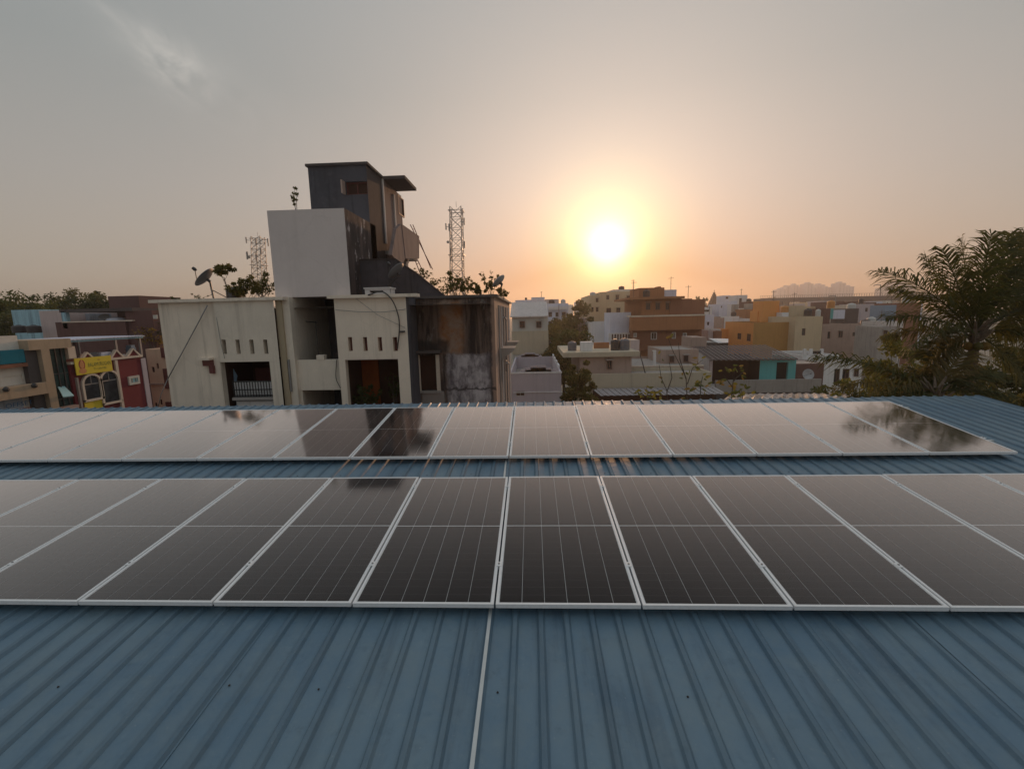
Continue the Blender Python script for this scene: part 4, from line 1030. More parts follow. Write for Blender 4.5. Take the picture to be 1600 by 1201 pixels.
for k_ in (1.4, 2.8, 4.2): B(XW-.10, XW-.06, YP0+.42, YM0-.03, zpb-k_-.03, zpb-k_+.03).build('transom', 'darksteel', po)
sa = [at(x, y, X=XW+a) for x, y, a in ((88, 602, -.25), (97.5, 601.5, -.25), (115.5, 619, .5), (98.5, 621, .5))]
q = MB(); q.add([tuple(p) for p in sa]+[tuple(p+Vector((.02, 0, .05))) for p in sa], [(0, 1, 2, 3), (4, 5, 6, 7), (0, 4, 5, 1), (1, 5, 6, 2), (2, 6, 7, 3), (3, 7, 4, 0)])
q.build('open_sash', 'iceglass', po)
sa = frect(90, 632, 116, 637); B(XW-.4, XW+.3, sa[0], sa[2], sa[1]-.1, sa[1]+.1).build('entrance_ledge', 'pinkbrown', po)
# cream house at the far left
Y0c = 14.0; Y1c = YP0-.56
ch = thing('street_house', 'cream street house with a teal band and tan awning, far left', 'house', (XW, (Y0c+Y1c)/2, 0))
zt = fy(25, 524)[1]
win = frect(10, 587, 40, 600); shp = frect(-60, 622, 62, 660)
q = MB(); q.holed((XW-.15, Y0c, 0), Yv, Zv, -Xv, Y1c-Y0c, zt, [(win[0]-Y0c, win[1], win[2]-Y0c, win[3])], .2); q.box(XW-6, XW-.2, Y0c, Y1c, 0, zt-.1); q.build('wall', 'cream', ch)
add_window(ch, (XW-.15, 0, 0), Yv, -Xv, *win, depth=.15)
fbox((Y0c, frect(0, 545, 50, 567)[1], Y1c, frect(0, 546, 50, 567)[3]), .08, 'teal_band', 'tealband', ch, .1)
a = frect(0, 568, 50, 573.5); fbox((Y0c, a[1], Y1c, a[3]), .16, 'cornice', 'brick2', ch, .1)
a = frect(0, 601, 62, 619); fbox((Y0c, a[1], Y1c+.5, a[3]), .55, 'awning_slab', 'tan', ch, .15)
for px_, py_ in ((10, 608), (54, 602)):
    p = at(px_, py_, X=XW+.6); MB().lathe((XW+.55, p.y, p.z), [(0, .16), (.1, .12), (.14, 0)], 10, (1, 0, -.3)).build('spot_lamp', 'darksteel', ch)
fbox((Y0c, 0, Y1c-.4, a[1]-.05), -.02, 'painted_shutter', 'shutter', ch, .1)
yq = frect(8, 627, 52, 634); text('OFFSET', yq[0], yq[2], yq[1]-.02, yq[3]-.02, 'signblue', ch, XW+.0)
yq = frect(22, 637, 50, 642); text('PRINTERS', yq[0], yq[2], yq[1], yq[3], 'signred', ch, XW+.0)
q = MB()
for i in range(9):
    yq = Y1c-5.6+i*.45; q.box(XW-1.6, XW-1.5, yq-.05, yq+.05, zt-.1, zt+.55)
q.box(XW-1.6, XW-1.5, Y1c-5.8, Y1c-2, zt+.3, zt+.37); q.build('roof_railing', 'lblue', ch)
# houses behind the street
hs('wash_house', 'light blue streaked roof room behind the far left houses', 17, 60, 484, 36, 4, 'lblue', par=.1)
hs('pink_house', 'pale pink blank-walled house next to the light blue room', 60.5, 94, 485.5, 35, 5, 'pinkwall', par=.1)
for i, (px, lb) in enumerate(((31, 'low dark tank before the light blue room, left one'), (54, 'low dark tank before the light blue room, right one'))):
    p = at(px, 518, Y=34); water_tank(p.x, p.y, p.z-.1, .42, .62, 'tankblack', lb)
bh = thing('brown_house', 'brown house with an open roofed terrace and a tall blank block', 'house', (at(160, 500, Y=36).x, 36, 0))
def fb(l_, t_, r_, b_, Y, dep, name, mat, par): 
    x0, x1 = at(l_, (t_+b_)/2, Y=Y).x, at(r_, (t_+b_)/2, Y=Y).x; z1, z0 = at((l_+r_)/2, t_, Y=Y).z, at((l_+r_)/2, b_, Y=Y).z
    return B(x0, x1, Y, Y+dep, z0, z1).build(name, mat, par)
fb(98, 502, 206, 640, 34, .2, 'terrace_wall', 'brownwall', bh); fb(92, 482, 207, 487, 34.0, 6, 'terrace_roof', 'concdark', bh)
fb(95, 487, 205, 640, 40, .2, 'back_wall', 'brownint', bh); fb(182, 462, 229, 640, 40.2, 5, 'tall_block', 'brownwall', bh); fb(206.5, 485, 248, 640, 34.2, 5, 'side_block', 'brownwall', bh)
fb(119, 490, 140, 502, 37, 2, 'grey_tank', 'shutter', bh); fb(97, 486, 104, 513, 34.0, .3, 'terrace_post', 'lblue', bh); fb(96, 501, 207, 503, 33.95, .3, 'terrace_coping', 'creamtrim', bh)
fb(239, 492, 245, 498, 34.1, .1, 'window', 'winwhite', bh)
x_, y_, z_ = pos(162, 503, 35); dish('small pale dish on the brown terrace wall', 163, 496, 35, .35, (.3, -.6, .7), 'dishwhite', at(163, 503, Y=35), lnb=False)
x_, y_, z_ = pos(184, 503, 35); tag(MB().lathe((x_, y_, z_-.1), [(.7, 0), (.75, .25), (.6, .4), (0, .5)], 12).build('basin', 'whiteblue', None), 'white upturned basin on the brown terrace wall', 'basin')
ph = hs('peach_house', 'narrow peach house with tiny arched vents beside the beige block', 227, 262, 545, 31, 6, 'peach', [(237, 573, 241.5, 581.5), (244.5, 567.5, 248, 576), (250, 624, 253.5, 632), (242, 629, 246, 637)], frame='redbrown', par=.15)
for (l_, t_, r_, b_) in ((251, 543, 256, 559), (256, 576, 263, 607), (259, 628, 267, 641)):
    fb(l_, t_, r_, b_, 30.9, .15, 'red_shutter', 'redbrown', ph)
fb(230, 599, 255, 601, 30.9, .1, 'string_course', 'pinkbrown', ph)
x_, y_, z_ = pos(240, 545, 34); shrub('garden_shrub', 'green and orange flowering bush behind the peach house', x_, y_, z_-.3, 2.2, 2.0, 'leafo', 260, .12, 44); 
x_, y_, z_ = pos(238, 545, 34.6); shrub('garden_shrub', 'deep green bush against the brown house wall', x_, y_, z_-.3, 3.0, 3.4, 'leaf', 700, .12, 45)
# trees on the left skyline
for (px, pt, rad, n, sd_, lb, mt) in ((-12, 470, 3.0, 1500, 51, 'dark spreading tree at the left edge of the skyline', 'leafg'), (22, 467, 2.9, 1700, 52, 'broad flat-topped tree behind the light blue roof room', 'leafg'), (52, 468, 2.5, 1300, 53, 'tree between the blue room and the pink house', 'leafg'),
        (84, 472, 2.4, 1300, 54, 'low tree rising behind the pink house', 'leaf'), (113, 455, 3.2, 2000, 55, 'tallest tree of the left skyline with see-through crown', 'leafbrown'), (140, 470, 2.5, 1200, 56, 'low bushy tree behind the brown terrace roof', 'leaf'), (165, 462, 2.8, 1900, 57, 'dark dense tree touching the tall brown block', 'leaf')):
    Y = 52+sd_ % 4*3; p = at(px, pt, Y=Y); tree('shade_tree', lb, p.x, Y, 0, p.z+.9, rad*1.15, mt, int(n*2.2), .2, 'trees on the left skyline', sd_, 44, .2, crown_lo=.60, squash=.7)
q = at(5, 500, Y=48); shrub('hedge_bush', 'dark green mass of bushes at the left edge below the trees', q.x, 48, q.z-4, 7, 5, 'leaf', 2200, .2, 61)

# ------------------------------------------------------------------ houses to the right, near to far
# lavender-grey terrace house with stepped parapet
Y = 38; x0 = at(796, 581, Y=Y).x; x1 = at(877, 581, Y=Y).x; z1 = at(840, 581, Y=Y).z
w_ = at(806, 616, Y=Y).x, at(806, 619, Y=Y).z, at(820, 616, Y=Y).x, at(820, 611, Y=Y).z
lh = house('terrace_house', 'lavender-grey terrace house with stepped parapet crests', 'house', x0, x1, Y, Y+14, z1, 'lavender', par=1.3, front=[w_], frame='winwhite', pane='brownint')
def crest(cx, y0, y1, zb_, along='x', s_=1.0, par=None):
    q = MB()
    for w2, h2 in ((1.5, .18), (1.1, .36), (.65, .54)):
        w2 *= s_
        if along == 'x': q.box(cx-w2, cx+w2, y0, y1, zb_, zb_+h2*s_)
        else: q.box(y0, y1, cx-w2, cx+w2, zb_, zb_+h2*s_)
    return q.build('parapet_crest', 'lavender', par)
crest(at(841, 580, Y=Y).x, Y+.02, Y+.14, z1, par=lh); crest(at(828, 556, Y=Y+14).x, Y+13.86, Y+13.98, z1, s_=.9, par=lh)
for i in range(4): yy = Y+2+i*3.2; B(x1-.14, x1-.01, yy, yy+1.9, z1, z1+.32).build('parapet_step', 'white', lh)
B(x0, x1+.04, Y-.05, Y+.0, z1-.12, z1+.02).build('parapet_band', 'white', lh)
fb(802, 612, 878.5, 613.2, Y-.06, .06, 'string_course', 'white', lh); B(x1, x1+.05, Y+.2, Y+14, z1-3.3, z1-3.2).build('string_course', 'white', lh)
# white-roofed building
t = hs('sheet_roof_house', 'tall pale house with a sloping white sheet roof', 800, 856, 494.5, 58, 9, 'greenish', par=.05)
zr0 = at(830, 494, Y=57.7).z; zr1 = at(830, 472, Y=64).z; xa, xb = at(797, 494, Y=57.7).x, at(856.5, 494, Y=57.7).x
q = MB(); nc = 22
for i in range(nc):
    for j, dz in ((0, .0), (1, .05)):
        u0 = xa+(xb-xa)*(i+j*.5)/nc; u1 = xa+(xb-xa)*(i+(j+1)*.5)/nc
        q.add([(u0, 57.6, zr0+dz), (u1, 57.6, zr0+dz), (u1, 64, zr1+dz), (u0, 64, zr1+dz), (u0, 57.6, zr0-.1), (u1, 57.6, zr0-.1)], [(0, 1, 2, 3), (0, 4, 5, 1)])
q.build('corrugated_roof', 'whitestrip', t); MB().add([(xb-.02, 57.8, zr0-.1), (xb-.02, 64, zr0-.1), (xb-.02, 64, zr1)], [(0, 1, 2)]).build('gable_end', 'greenish', t)
fb(800, 494.3, 854, 497, 57.75, .2, 'eave_beam', 'concrete', t); fb(800, 517, 857, 553, 57.9, .08, 'lower_wall', 'yellowish', t)
t = hs('apartment_block', 'bluish white balconied block behind the white sheet roof', 850, 888, 474, 100, 14, 'whiteblue', [(857, 487.5, 862.5, 495), (857, 502, 862.5, 509.5), (868, 488, 873, 495)], cat='apartment block', frame='redbrown')
fb(857, 479, 886.5, 484, 99.6, .3, 'balcony_band', 'white', t); fb(857, 499, 886.5, 501, 99.6, .3, 'balcony_band', 'white', t); fb(872.5, 476, 874, 512, 99.5, .25, 'balcony_post', 'lavender', t)
hs('apartment_block', 'pale far block just above the white sheet roof, wider one', 805, 838, 468.5, 190, 20, 'whiteblue', cat='apartment block'); hs('apartment_block', 'pale stepped roof block above the bluish balconies', 830, 851, 464.3, 180, 15, 'whiteblue', cat='apartment block')
hs('apartment_block', 'narrow pale roof block right of the stepped one', 852, 873, 467.5, 170, 15, 'lavender', cat='apartment block'); hs('apartment_block', 'low pale far block at the treetops', 870, 892, 476, 150, 15, 'white', cat='apartment block')
# cream cluster under the sun
t = hs('cream_block', 'cream apartment house with blank upper floor below the sun', 938, 995, 455.5, 116, 14, 'yellowp', [(947.5, 481, 955, 489), (947.5, 461, 952, 468)], cat='apartment block')
hs('cream_block', 'lower cream apartment house left of the blank one', 919, 938, 461.5, 110, 16, 'yellowp', [(922.5, 480, 927.5, 487), (922.5, 495, 928, 505)], cat='apartment block')
hs('cream_block', 'small stepped cream roof room furthest left in the cream cluster', 911, 924, 472, 104, 10, 'yellowp', cat='house')
t = hs('cream_block', 'upper cream storey with a small roof tank under the sun', 958, 996, 452, 121, 12, 'cream', cat='house')
p = at(971, 453, Y=123); water_tank(p.x, 123, p.z-.2, .75, 1.2, 'tankblack', 'small tank on the highest cream roof under the sun')
hs('pink_block', 'pink walled house left of the grey-white wall', 903, 922.5, 497, 92, 8, 'pinkwall', [(910, 507, 920, 535)], frame='redbrown')
hs('grey_house', 'grey-white blank wall house before the cream cluster', 922.5, 956, 503, 84, 8, 'white', par=.3)
t = hs('roof_room', 'pale square roof room above an arcade railing', 953, 986, 488, 78, 6, 'whiteblue', par=.2); fb(951, 520, 986, 534, 77.2, .15, 'arcade_railing', 'white', t)
for i in range(7): fb(956+i*4.3, 522, 958+i*4.3, 532, 77.1, .09, 'railing_opening', 'brownint', t)
# brown terracotta block
Y = 76
t = hs('terracotta_house', 'big terracotta-brown house with overhanging floor slabs', 1003, 1062, 466, Y, 14, 'brick', cat='house', par=.2)
fb(984, 463.5, 1070, 467, Y-1.6, 14, 'roof_slab', 'brick', t); fb(998, 449.5, 1038, 463.5, Y+2, 7, 'roof_room', 'brick', t); fb(1028, 447.5, 1033, 450, Y+3, 2, 'roof_stub', 'brick', t)
fb(1038.5, 452.5, 1057, 463.5, Y+6, 5, 'white_roof_room', 'whiteblue', t)
fb(1062, 466.5, 1081, 500, Y+.5, 12, 'side_wing', 'brick2', t); fb(986, 494, 1101, 515.5, Y-2, 1.4, 'balcony_parapet', 'brick', t); fb(988, 515.5, 1096, 547, Y-.6, 8, 'lower_wall', 'brick2', t)
fb(985, 492, 1102, 494.3, Y-2.1, 3, 'balcony_cap', 'creamtrim', t); fb(1047, 468, 1101, 494, Y-.3, .2, 'upper_screen', 'brick2', t)
for (l_, t_, r_, b_) in ((1017, 519, 1026.5, 530.5), (1067, 520, 1073, 531), (1050, 519, 1056, 529), (990, 520, 995, 527)):
    wq = fb(l_, t_, r_, b_, Y-.72, .1, 'window', 'white', t); fb(l_+1.5, t_+1, (l_+r_)/2-.5, b_-1, Y-.78, .05, 'pane', 'brownint', wq); fb((l_+r_)/2+.5, t_+1, r_-1.5, b_-1, Y-.78, .05, 'pane', 'brownint', wq)
fb(984, 531, 998, 546, 62, 3, 'annex_wall', 'peach', t)
# terrace houses in front of it
t = hs('terrace_house', 'flat-roofed house with a lit yellow slab edge carrying water tanks', 906, 987, 557.5, 42, 9, 'pinkbrown', par=.05)
B(at(880, 556, Y=41.5).x, at(1000, 556, Y=41.5).x, 41.5, 51, at(940, 557.5, Y=41.5).z, at(940, 550, Y=41.5).z).build('roof_slab', 'yellowish', t)
zs_ = at(940, 550, Y=41.5).z
for px, r_, h_, mt, lb in ((961, .42, 1.05, 'tankblack', 'dark brown tank, left of the tank pair on the slab-edged roof'), (975, .50, 1.1, 'tankgrey', 'grey tank, right of the tank pair on the slab-edged roof')):
    p = at(px, 550, Y=43.5); water_tank(p.x, 43.5, zs_, r_, h_, mt, lb)
p = at(916, 549, Y=43.5); tag(B(p.x-.55, p.x+.55, 43, 44, zs_, zs_+.85).build('cistern', 'white', None), 'white boxy cistern at the left of the slab-edged roof', 'tank')
p = at(894, 549, Y=44); water_tank(p.x, 44, zs_, .42, .9, 'tankgrey', 'pale round tank partly behind the bushes, left end of the roof')
t = thing('parapet_walls', 'orange and pink low parapet walls on the roof behind the tanks', 'wall', (at(940, 550, Y=46).x, 46, zs_))
fb(928, 535, 952, 548, 46, .2, 'orange_wall', 'brick', t); fb(985.5, 531, 999, 549, 45, .2, 'pink_wall', 'pinkwall', t); fb(905, 546, 935, 549, 45.5, .2, 'grey_wall', 'concrete', t)
t = hs('low_house', 'pinkish flat house behind the white post', 987.5, 1100, 571, 46, 10, 'pinkbrown', par=.25)
fb(987, 571, 1100, 573, 45.9, .2, 'roof_edge', 'creamtrim', t)
t = hs('low_house', 'plain pink-brown room with a slanting top left of the dark roof', 1034, 1092, 546, 50, 6, 'pinkbrown', par=.1)
fb(1081, 527, 1104, 546, 58, 4, 'roof_room', 'pinkbrown', t)
t = thing('white_post', 'short white post standing on the pinkish flat roof', 'post', at(1023, 572, Y=47)); fb(1021.3, 549, 1025, 573, 47, .25, 'post_shaft', 'white', t); fb(1020.8, 547.5, 1025.5, 549, 46.9, .4, 'post_cap', 'white', t)
cable([at(1001, 556, Y=41.2), at(1008.5, 584, Y=40.5)], .05, 'dark slanting pole beside the slab-edged house', 'darksteel', 'pole')
t = hs('boundary_wall', 'long plain beige boundary wall under the flat houses', 900, 1112, 583, 40, 4, 'yellowish', par=.3, cat='wall')
M['awn'] = plaster('weathered_grey_sheet', (.30, .27, .26), .4, .3)
sh = thing('sheet_awning', 'grey corrugated awning along the foot of the beige wall', 'awning', at(1000, 612, Y=38))
q = MB(); za, zb2 = at(1000, 606, Y=39.9).z, at(1000, 617.5, Y=37.2).z; xa, xb = at(925, 606, Y=39.9).x, at(1115, 606, Y=39.9).x; xc = at(939, 617, Y=37.2).x; n = 40
for i in range(n):
    f0, f1 = i/n, (i+1)/n; h_ = .04*(i % 2)
    q.quad((xc+(xb-xc)*f0, 37.2, zb2+h_), (xc+(xb-xc)*f1, 37.2, zb2+h_), (xa+(xb-xa)*f1, 39.9, za+h_), (xa+(xb-xa)*f0, 39.9, za+h_))
q.build('corrugated_sheet', 'awn', sh); fb(927, 607, 1115, 640, 39.7, .2, 'dark_wall_below', 'brownint', sh)
# teal house with the dark sloping roof
Y = 52; YB_ = 58.5
t = thing('teal_house', 'low house with a dark sloping sheet roof and a teal wall by a doorway', 'house', at(1180, 590, Y=Y))
xa = at(1113, 575, Y=Y).x; xb = at(1235, 575, Y=Y).x; zf = at(1175, 593, Y=Y).z; zt = at(1175, 560, Y=Y).z
xt = at(1187, 575, Y=Y).x; d0, d1 = at(1213, 580, Y=Y).x, at(1231, 580, Y=Y).x; zd = at(1222, 566, Y=Y).z
q = MB(); q.holed((xt, Y, zf-.5), Xv, Zv, Yv, xb-xt, zt-zf+.5, [(d0-xt, 0, d1-xt, zd-zf+.5)], .3); q.build('teal_wall', 'teal', t)
q = MB(); q.quad((d0, Y+.3, zf-.5), (d1, Y+.3, zf-.5), (d1, Y+.3, zd), (d0, Y+.3, zd)); q.build('doorway', 'hole', t)
q = MB(); q.quad((xa, Y+2.5, zf-.5), (xt, Y+2.5, zf-.5), (xt, Y+2.5, zt+.3), (xa, Y+2.5, zt+.3)); q.quad((xt-.01, Y, zf-.5), (xt-.01, Y+2.5, zf-.5), (xt-.01, Y+2.5, zt), (xt-.01, Y, zt)); q.build('open_front', 'brownint', t)
B(xa-.3, xa+.02, Y, Y+.2, zf-.5, zt).build('front_pier', 'pinkwall', t); B(xb, xb+.6, Y, Y+4, zf-.5, zt).build('end_wall', 'teal', t)
# gable side, facing left
ya_, yb_ = Y, YB_; xg = at(1108, 575, Y=Y).x
ztb = at(1081, 541, Y=YB_).z; xgb = at(1081, 541, Y=YB_).x
MB().add([(xg, Y, zf-.3), (xgb, YB_, zf-.3), (xgb, YB_, ztb), (xg, Y, zt)], [(0, 1, 2, 3)]).build('side_wall', 'white', t)
xe = at(1247, 560, Y=Y-.5).x; xeb = at(1195, 539, Y=YB_).x
A_ = Vector((xg-.15, Y-.5, zt-.02)); Bq = Vector((xe, Y-.5, at(1245, 561, Y=Y-.5).z)); C_ = Vector((xeb, YB_, at(1200, 539, Y=YB_).z)); D_ = Vector((xgb-.2, YB_, ztb+.05))
q = MB(); n = 34
for i in range(n):
    f0, f1 = i/n, (i+1)/n; h_ = Vector((0, 0, .07*(i % 2)))
    a, b_, c_, d = A_.lerp(Bq, f0)+h_, A_.lerp(Bq, f1)+h_, D_.lerp(C_, f1)+h_, D_.lerp(C_, f0)+h_
    dn = Vector((0, 0, -.12)); q.add([a, b_, c_, d, a+dn, b_+dn], [(0, 1, 2, 3), (0, 4, 5, 1)])
M['oldroof'] = plaster('sooty_cement_sheet', (.13, .10, .09), .5, .5, (.05, .04, .04))
q.build('sheet_roof', 'oldroof', t)
fb(1118, 593, 1283, 613, 48.5, .2, 'front_parapet', 'greypar', t); B(at(1118, 600, Y=48.5).x, at(1283, 600, Y=48.5).x, 48.7, Y, zf-.7, zf-.4).build('terrace_floor', 'concrete', t)
fb(1118, 612.8, 1283, 680, 48.7, 3, 'lower_wall', 'concdark', t)
t2 = hs('side_shed', 'brown-grey shed right of the teal doorway, behind the pale dish', 1240, 1288, 568, 52.2, 4, 'brownwall', par=.05, cat='shed')
dish('round pale dish facing the camera on the grey parapet', 1262, 585, 50.2, .58, (-.1, -1, .25), 'dishwhite', at(1262, 593, Y=50.4), lnb=True)
t = hs('white_terrace', 'white open terrace structure behind the shed', 1254, 1312, 555, 64, 8, 'white', [(1270, 548, 1285, 553)], par=.3)
for l_ in (1256, 1266, 1283): fb(l_, 545, l_+4, 556, 64, .3, 'terrace_pier', 'white', t)
t = hs('white_shelter', 'low white shelter with dark openings beside the green bushes', 1288, 1348, 565, 60, 6, 'white', [(1303, 576, 1312, 600), (1316, 576, 1327, 600)], par=.1, pane='hole')
# orange house
Y = 80
t = hs('orange_house', 'bright orange and ochre flat-roofed house above the dark roof', 1178, 1245, 503.5, Y, 11.5, 'ochrep', [], [(1152, 520.5, 1158, 530), (1166.5, 521.5, 1173, 533)], sidemat='orangep', frame='redbrown', pane='brownint', par=.4)
fb(1192, 470, 1217, 503.2, Y+7, 4, 'roof_room', 'orangep', t); fb(1183.5, 486, 1193, 503, Y+8.5, 3, 'roof_room', 'orangep', t)
hs('orange_annex', 'small orange annex left of the bright orange house', 1127, 1140, 514, 90, 5, 'orangep', par=.1)
t = hs('yellow_house', 'pale yellow plain house right of the ochre wall', 1244, 1286, 494.5, 78, 10, 'yellowp', [(1253, 513, 1258.5, 524)], par=.4)
fb(1231, 477.5, 1256, 495, 86, 5, 'roof_room', 'yellowp', t); fb(1222, 488, 1232, 503, 85, 4, 'roof_room', 'white', t)
p = at(1226, 488, Y=86); water_tank(p.x, 86, p.z, .62, 1.2, 'tankorange', 'peach tank between the orange roof room and the yellow house')
t = hs('brown_terrace_house', 'dull brown house with a cluttered terrace under the flyover', 1286, 1392, 506, 84, 12, 'pinkbrown', [(1293, 518, 1297.5, 529), (1332, 519, 1337, 525)], par=.6, cat='house')
fb(1286.5, 482, 1297, 506, 85, 5, 'roof_room', 'brownwall', t); fb(1320, 482, 1341, 505, 88, 4, 'dark_room', 'concdark', t); fb(1297, 482, 1302, 498, 85.5, .8, 'green_panel', 'teal', t); fb(1302, 484, 1320, 498, 86.5, .2, 'pale_screen', 'whiteblue', t)
p = at(1298, 481, Y=86); water_tank(p.x, 86, p.z-.05, .62, 1.4, 'tankorange', 'orange tank standing on the brown roof room under the flyover')
p = at(1278, 492, Y=82); water_tank(p.x, 82, p.z-.3, .4, 1.3, 'tankwhite', 'narrow white tank at the right corner of the yellow house')
t = hs('blue_hut', 'light blue cubic roof hut near the palm', 1384, 1401, 476.5, 92, 4, 'blue', par=.05, cat='hut'); 
hs('rust_house', 'rust-brown wall right of the light blue hut', 1401, 1440, 473, 96, 6, 'brick2', par=.2)
hs('grey_shed', 'grey shed with a pale sheet roof left of the palm', 1374, 1407, 510, 70, 5, 'concrete', par=.05, cat='shed'); hs('sheet_lean_to', 'pale lean-to roof stacked over the grey shed', 1382, 1412, 502, 75, 5, 'whitestrip', par=.05, cat='shed')
hs('cream_hut', 'long cream roof strip under the flyover', 1311, 1338, 476.5, 120, 5, 'creamtrim', par=.1, cat='house')
hs('mauve_house', 'mauve-white house behind the cluttered terrace', 1345, 1384, 474.5, 118, 8, 'lavender', [(1352, 481, 1356, 487), (1366, 481, 1369, 487)], cat='house')
# middle distance, between the terracotta and the orange house
mid = [(1103, 1116, 491.5, 95, 'whiteblue', 'white house touching the terracotta parapet', [(1105, 503, 1108, 508)]), (1095, 1113, 480, 125, 'white', 'white slab-roofed house above the terracotta parapet', [(1098, 484, 1108, 487)]), (1114, 1136, 495, 112, 'pinkbrown', 'dull pink house with dark doorways left of the orange house', [(1120, 504, 1123, 511), (1130, 505, 1134, 512)]),
       (1119, 1133, 480, 135, 'lavender', 'small mauve house in the middle distance', []), (1130, 1142, 461.5, 170, 'whiteblue', 'left one of the two pale tower houses', [(1134, 463.5, 1138, 467)]), (1142, 1152, 470, 150, 'whiteblue', 'slim bluish stair tower between the pale tower houses', []), (1151, 1168, 461, 160, 'white', 'right one of the two pale tower houses, white topped', [(1155, 466, 1159, 472)]),
       (1137, 1143, 476, 130, 'white', 'narrow white wall below the slim stair tower', []), (1144, 1155, 494, 100, 'white', 'white cube room above the orange parapet', []), (1128, 1160, 496, 104, 'pinkbrown', 'brownish flat house just above the orange parapet', []),
       (1168, 1190, 471, 150, 'brownwall', 'brown flat house right of the pale tower houses', []), (1102, 1126, 514, 84, 'whitestrip', 'white-roofed lean-to under the terracotta house', []), (1107, 1118, 516, 82, 'pinkwall', 'small pink wall next to a dark red doorway', []), (1118, 1128, 517, 81, 'brick2', 'dark red doorway wall left of the orange annex', []),
       (1165, 1186, 483, 120, 'brick', 'rusty roof room above the orange parapet', []), (1176, 1186, 498, 95, 'white', 'tiny white box on the orange house roof edge', [])]
for l_, r_, t_, Y, mt, lb, wn_ in mid: hs('town_house', lb, l_, r_, t_, Y, 6, mt, wn_, par=.2, shade=True, group='small houses in the middle distance')
t = hs('sheet_shed', 'shed with a pale sloping sheet roof left of the orange wall', 1106, 1138, 535, 62, 5, 'concdark', par=.05, cat='shed')
MB().quad(at(1122, 536, Y=61.5), at(1138, 535, Y=61.5), at(1138, 529, Y=68), at(1107, 528.5, Y=68)).build('pale_sheet', 'white', t)
# temple spire
p = at(1115, 477, Y=260); t = thing('temple_spire', 'tiny dark stepped temple spire on the skyline', 'temple', (p.x, 260, p.z-12)); zt = at(1115, 457, Y=260).z; q = MB()
for i in range(7): w_ = 2.4*(1-i/7.6); q.box(p.x-w_, p.x+w_, 260-w_, 260+w_, p.z+(zt-p.z)*i/7-(12 if i == 0 else 0), p.z+(zt-p.z)*(i+1)/7)
q.build('tower', 'concdark', t); MB().tube([(p.x, 260, zt), (p.x, 260, zt+1.4)], .15, 5).build('finial', 'concdark', t)
# hazy rows of houses beyond
rr = random.Random(77); cols = ['white', 'pinkbrown', 'lavender', 'cream', 'whiteblue', 'peach', 'yellowp', 'brownwall', 'concrete', 'lblue']
nm = {'white': 'off-white', 'pinkbrown': 'pinkish brown', 'lavender': 'mauve-grey', 'cream': 'cream', 'whiteblue': 'bluish white', 'peach': 'peach', 'yellowp': 'yellowish', 'brownwall': 'brown', 'concrete': 'grey', 'lblue': 'pale blue'}
for row, (Y, ptop, pa, pb, n) in enumerate(((135, 478, 1060, 1440, 19), (210, 476.5, 1050, 1430, 20), (330, 474, 1040, 1420, 20))):
    for i in range(n):
        px = pa+(pb-pa)*(i+rr.uniform(.1, .7))/n; wd = rr.uniform(9, 20)*(1 if row < 2 else .8); t_ = ptop+rr.uniform(-3, 7)-(px-1060)*.018; mt = rr.choice(cols)
        wn_ = [(px+wd*.2, t_+3, px+wd*.2+1.8, t_+6)] if rr.random() < .7 and row < 2 else []
        hs('distant_house', f'{nm[mt]} flat-roofed house in the hazy {["nearest","middle","farthest"][row]} row, {ORD[i]} from the left', px, px+wd, t_, Y+rr.uniform(-8, 8), 8+4*row, mt, wn_, par=.3, group='hazy flat-roofed houses beyond the orange house')
for i in range(8):
    px = 884+i*14+rr.uniform(-3, 3); hs('distant_house', f'faint flat house behind the cream cluster, {ORD[i]} from the left', px, px+12, 474+rr.uniform(-3, 4), 230, 12, rr.choice(cols), par=.3, group='faint houses behind the cream cluster')
# more openings with sunshades on the town walls
byl = {o.get('label'): o for o in bpy.data.objects if o.get('label')}
ex = [('cream apartment house with blank upper floor below the sun', 116, [(962, 461, 967, 468), (979, 462, 984, 469), (963, 481, 969, 489)]), ('lower cream apartment house left of the blank one', 110, [(931, 466, 935, 472), (931, 480, 935, 487)]),
      ('big terracotta-brown house with overhanging floor slabs', 76, [(1009, 473, 1016, 484), (1024, 473, 1031, 484), (1040, 473, 1045, 484)]), ('dull brown house with a cluttered terrace under the flyover', 84, [(1310, 517, 1316, 527), (1352, 518, 1358, 528)]),
      ('bluish white balconied block behind the white sheet roof', 100, [(878, 488, 884, 495), (868, 502, 873, 509), (878, 502, 884, 509)]), ('white open terrace structure behind the shed', 64, [(1296, 562, 1303, 572)]),
      ('plain pink-brown room with a slanting top left of the dark roof', 50, [(1046, 556, 1053, 566), (1068, 555, 1075, 565)]), ('flat-roofed house with a lit yellow slab edge carrying water tanks', 42, [(948, 563, 956, 576)]),
      ('low white shelter with dark openings beside the green bushes', 60, [(1334, 576, 1341, 588)]), ('tall pale house with a sloping white sheet roof', 57.9, [(812, 502, 820, 512), (838, 502, 846, 512)]), ('grey shed with a pale sheet roof left of the palm', 70, [(1380, 516, 1386, 524)])]
for lb, Y, ws in ex:
    o_ = byl[lb]
    for (l_, t_, r_, b_) in ws:
        a, c_ = at(l_, (t_+b_)/2, Y=Y), at(r_, (t_+b_)/2, Y=Y); zb_, zt_ = at((l_+r_)/2, b_, Y=Y).z, at((l_+r_)/2, t_, Y=Y).z
        w_ = add_window(o_, (a.x, Y-.13, 0), Xv, Yv, 0, zb_, c_.x-a.x, zt_, depth=.07, bars=1, bw=.07)
        MB().box(a.x-.12, c_.x+.12, Y-.5, Y, zt_+.06, zt_+.13).build('sunshade', 'concrete', o_)
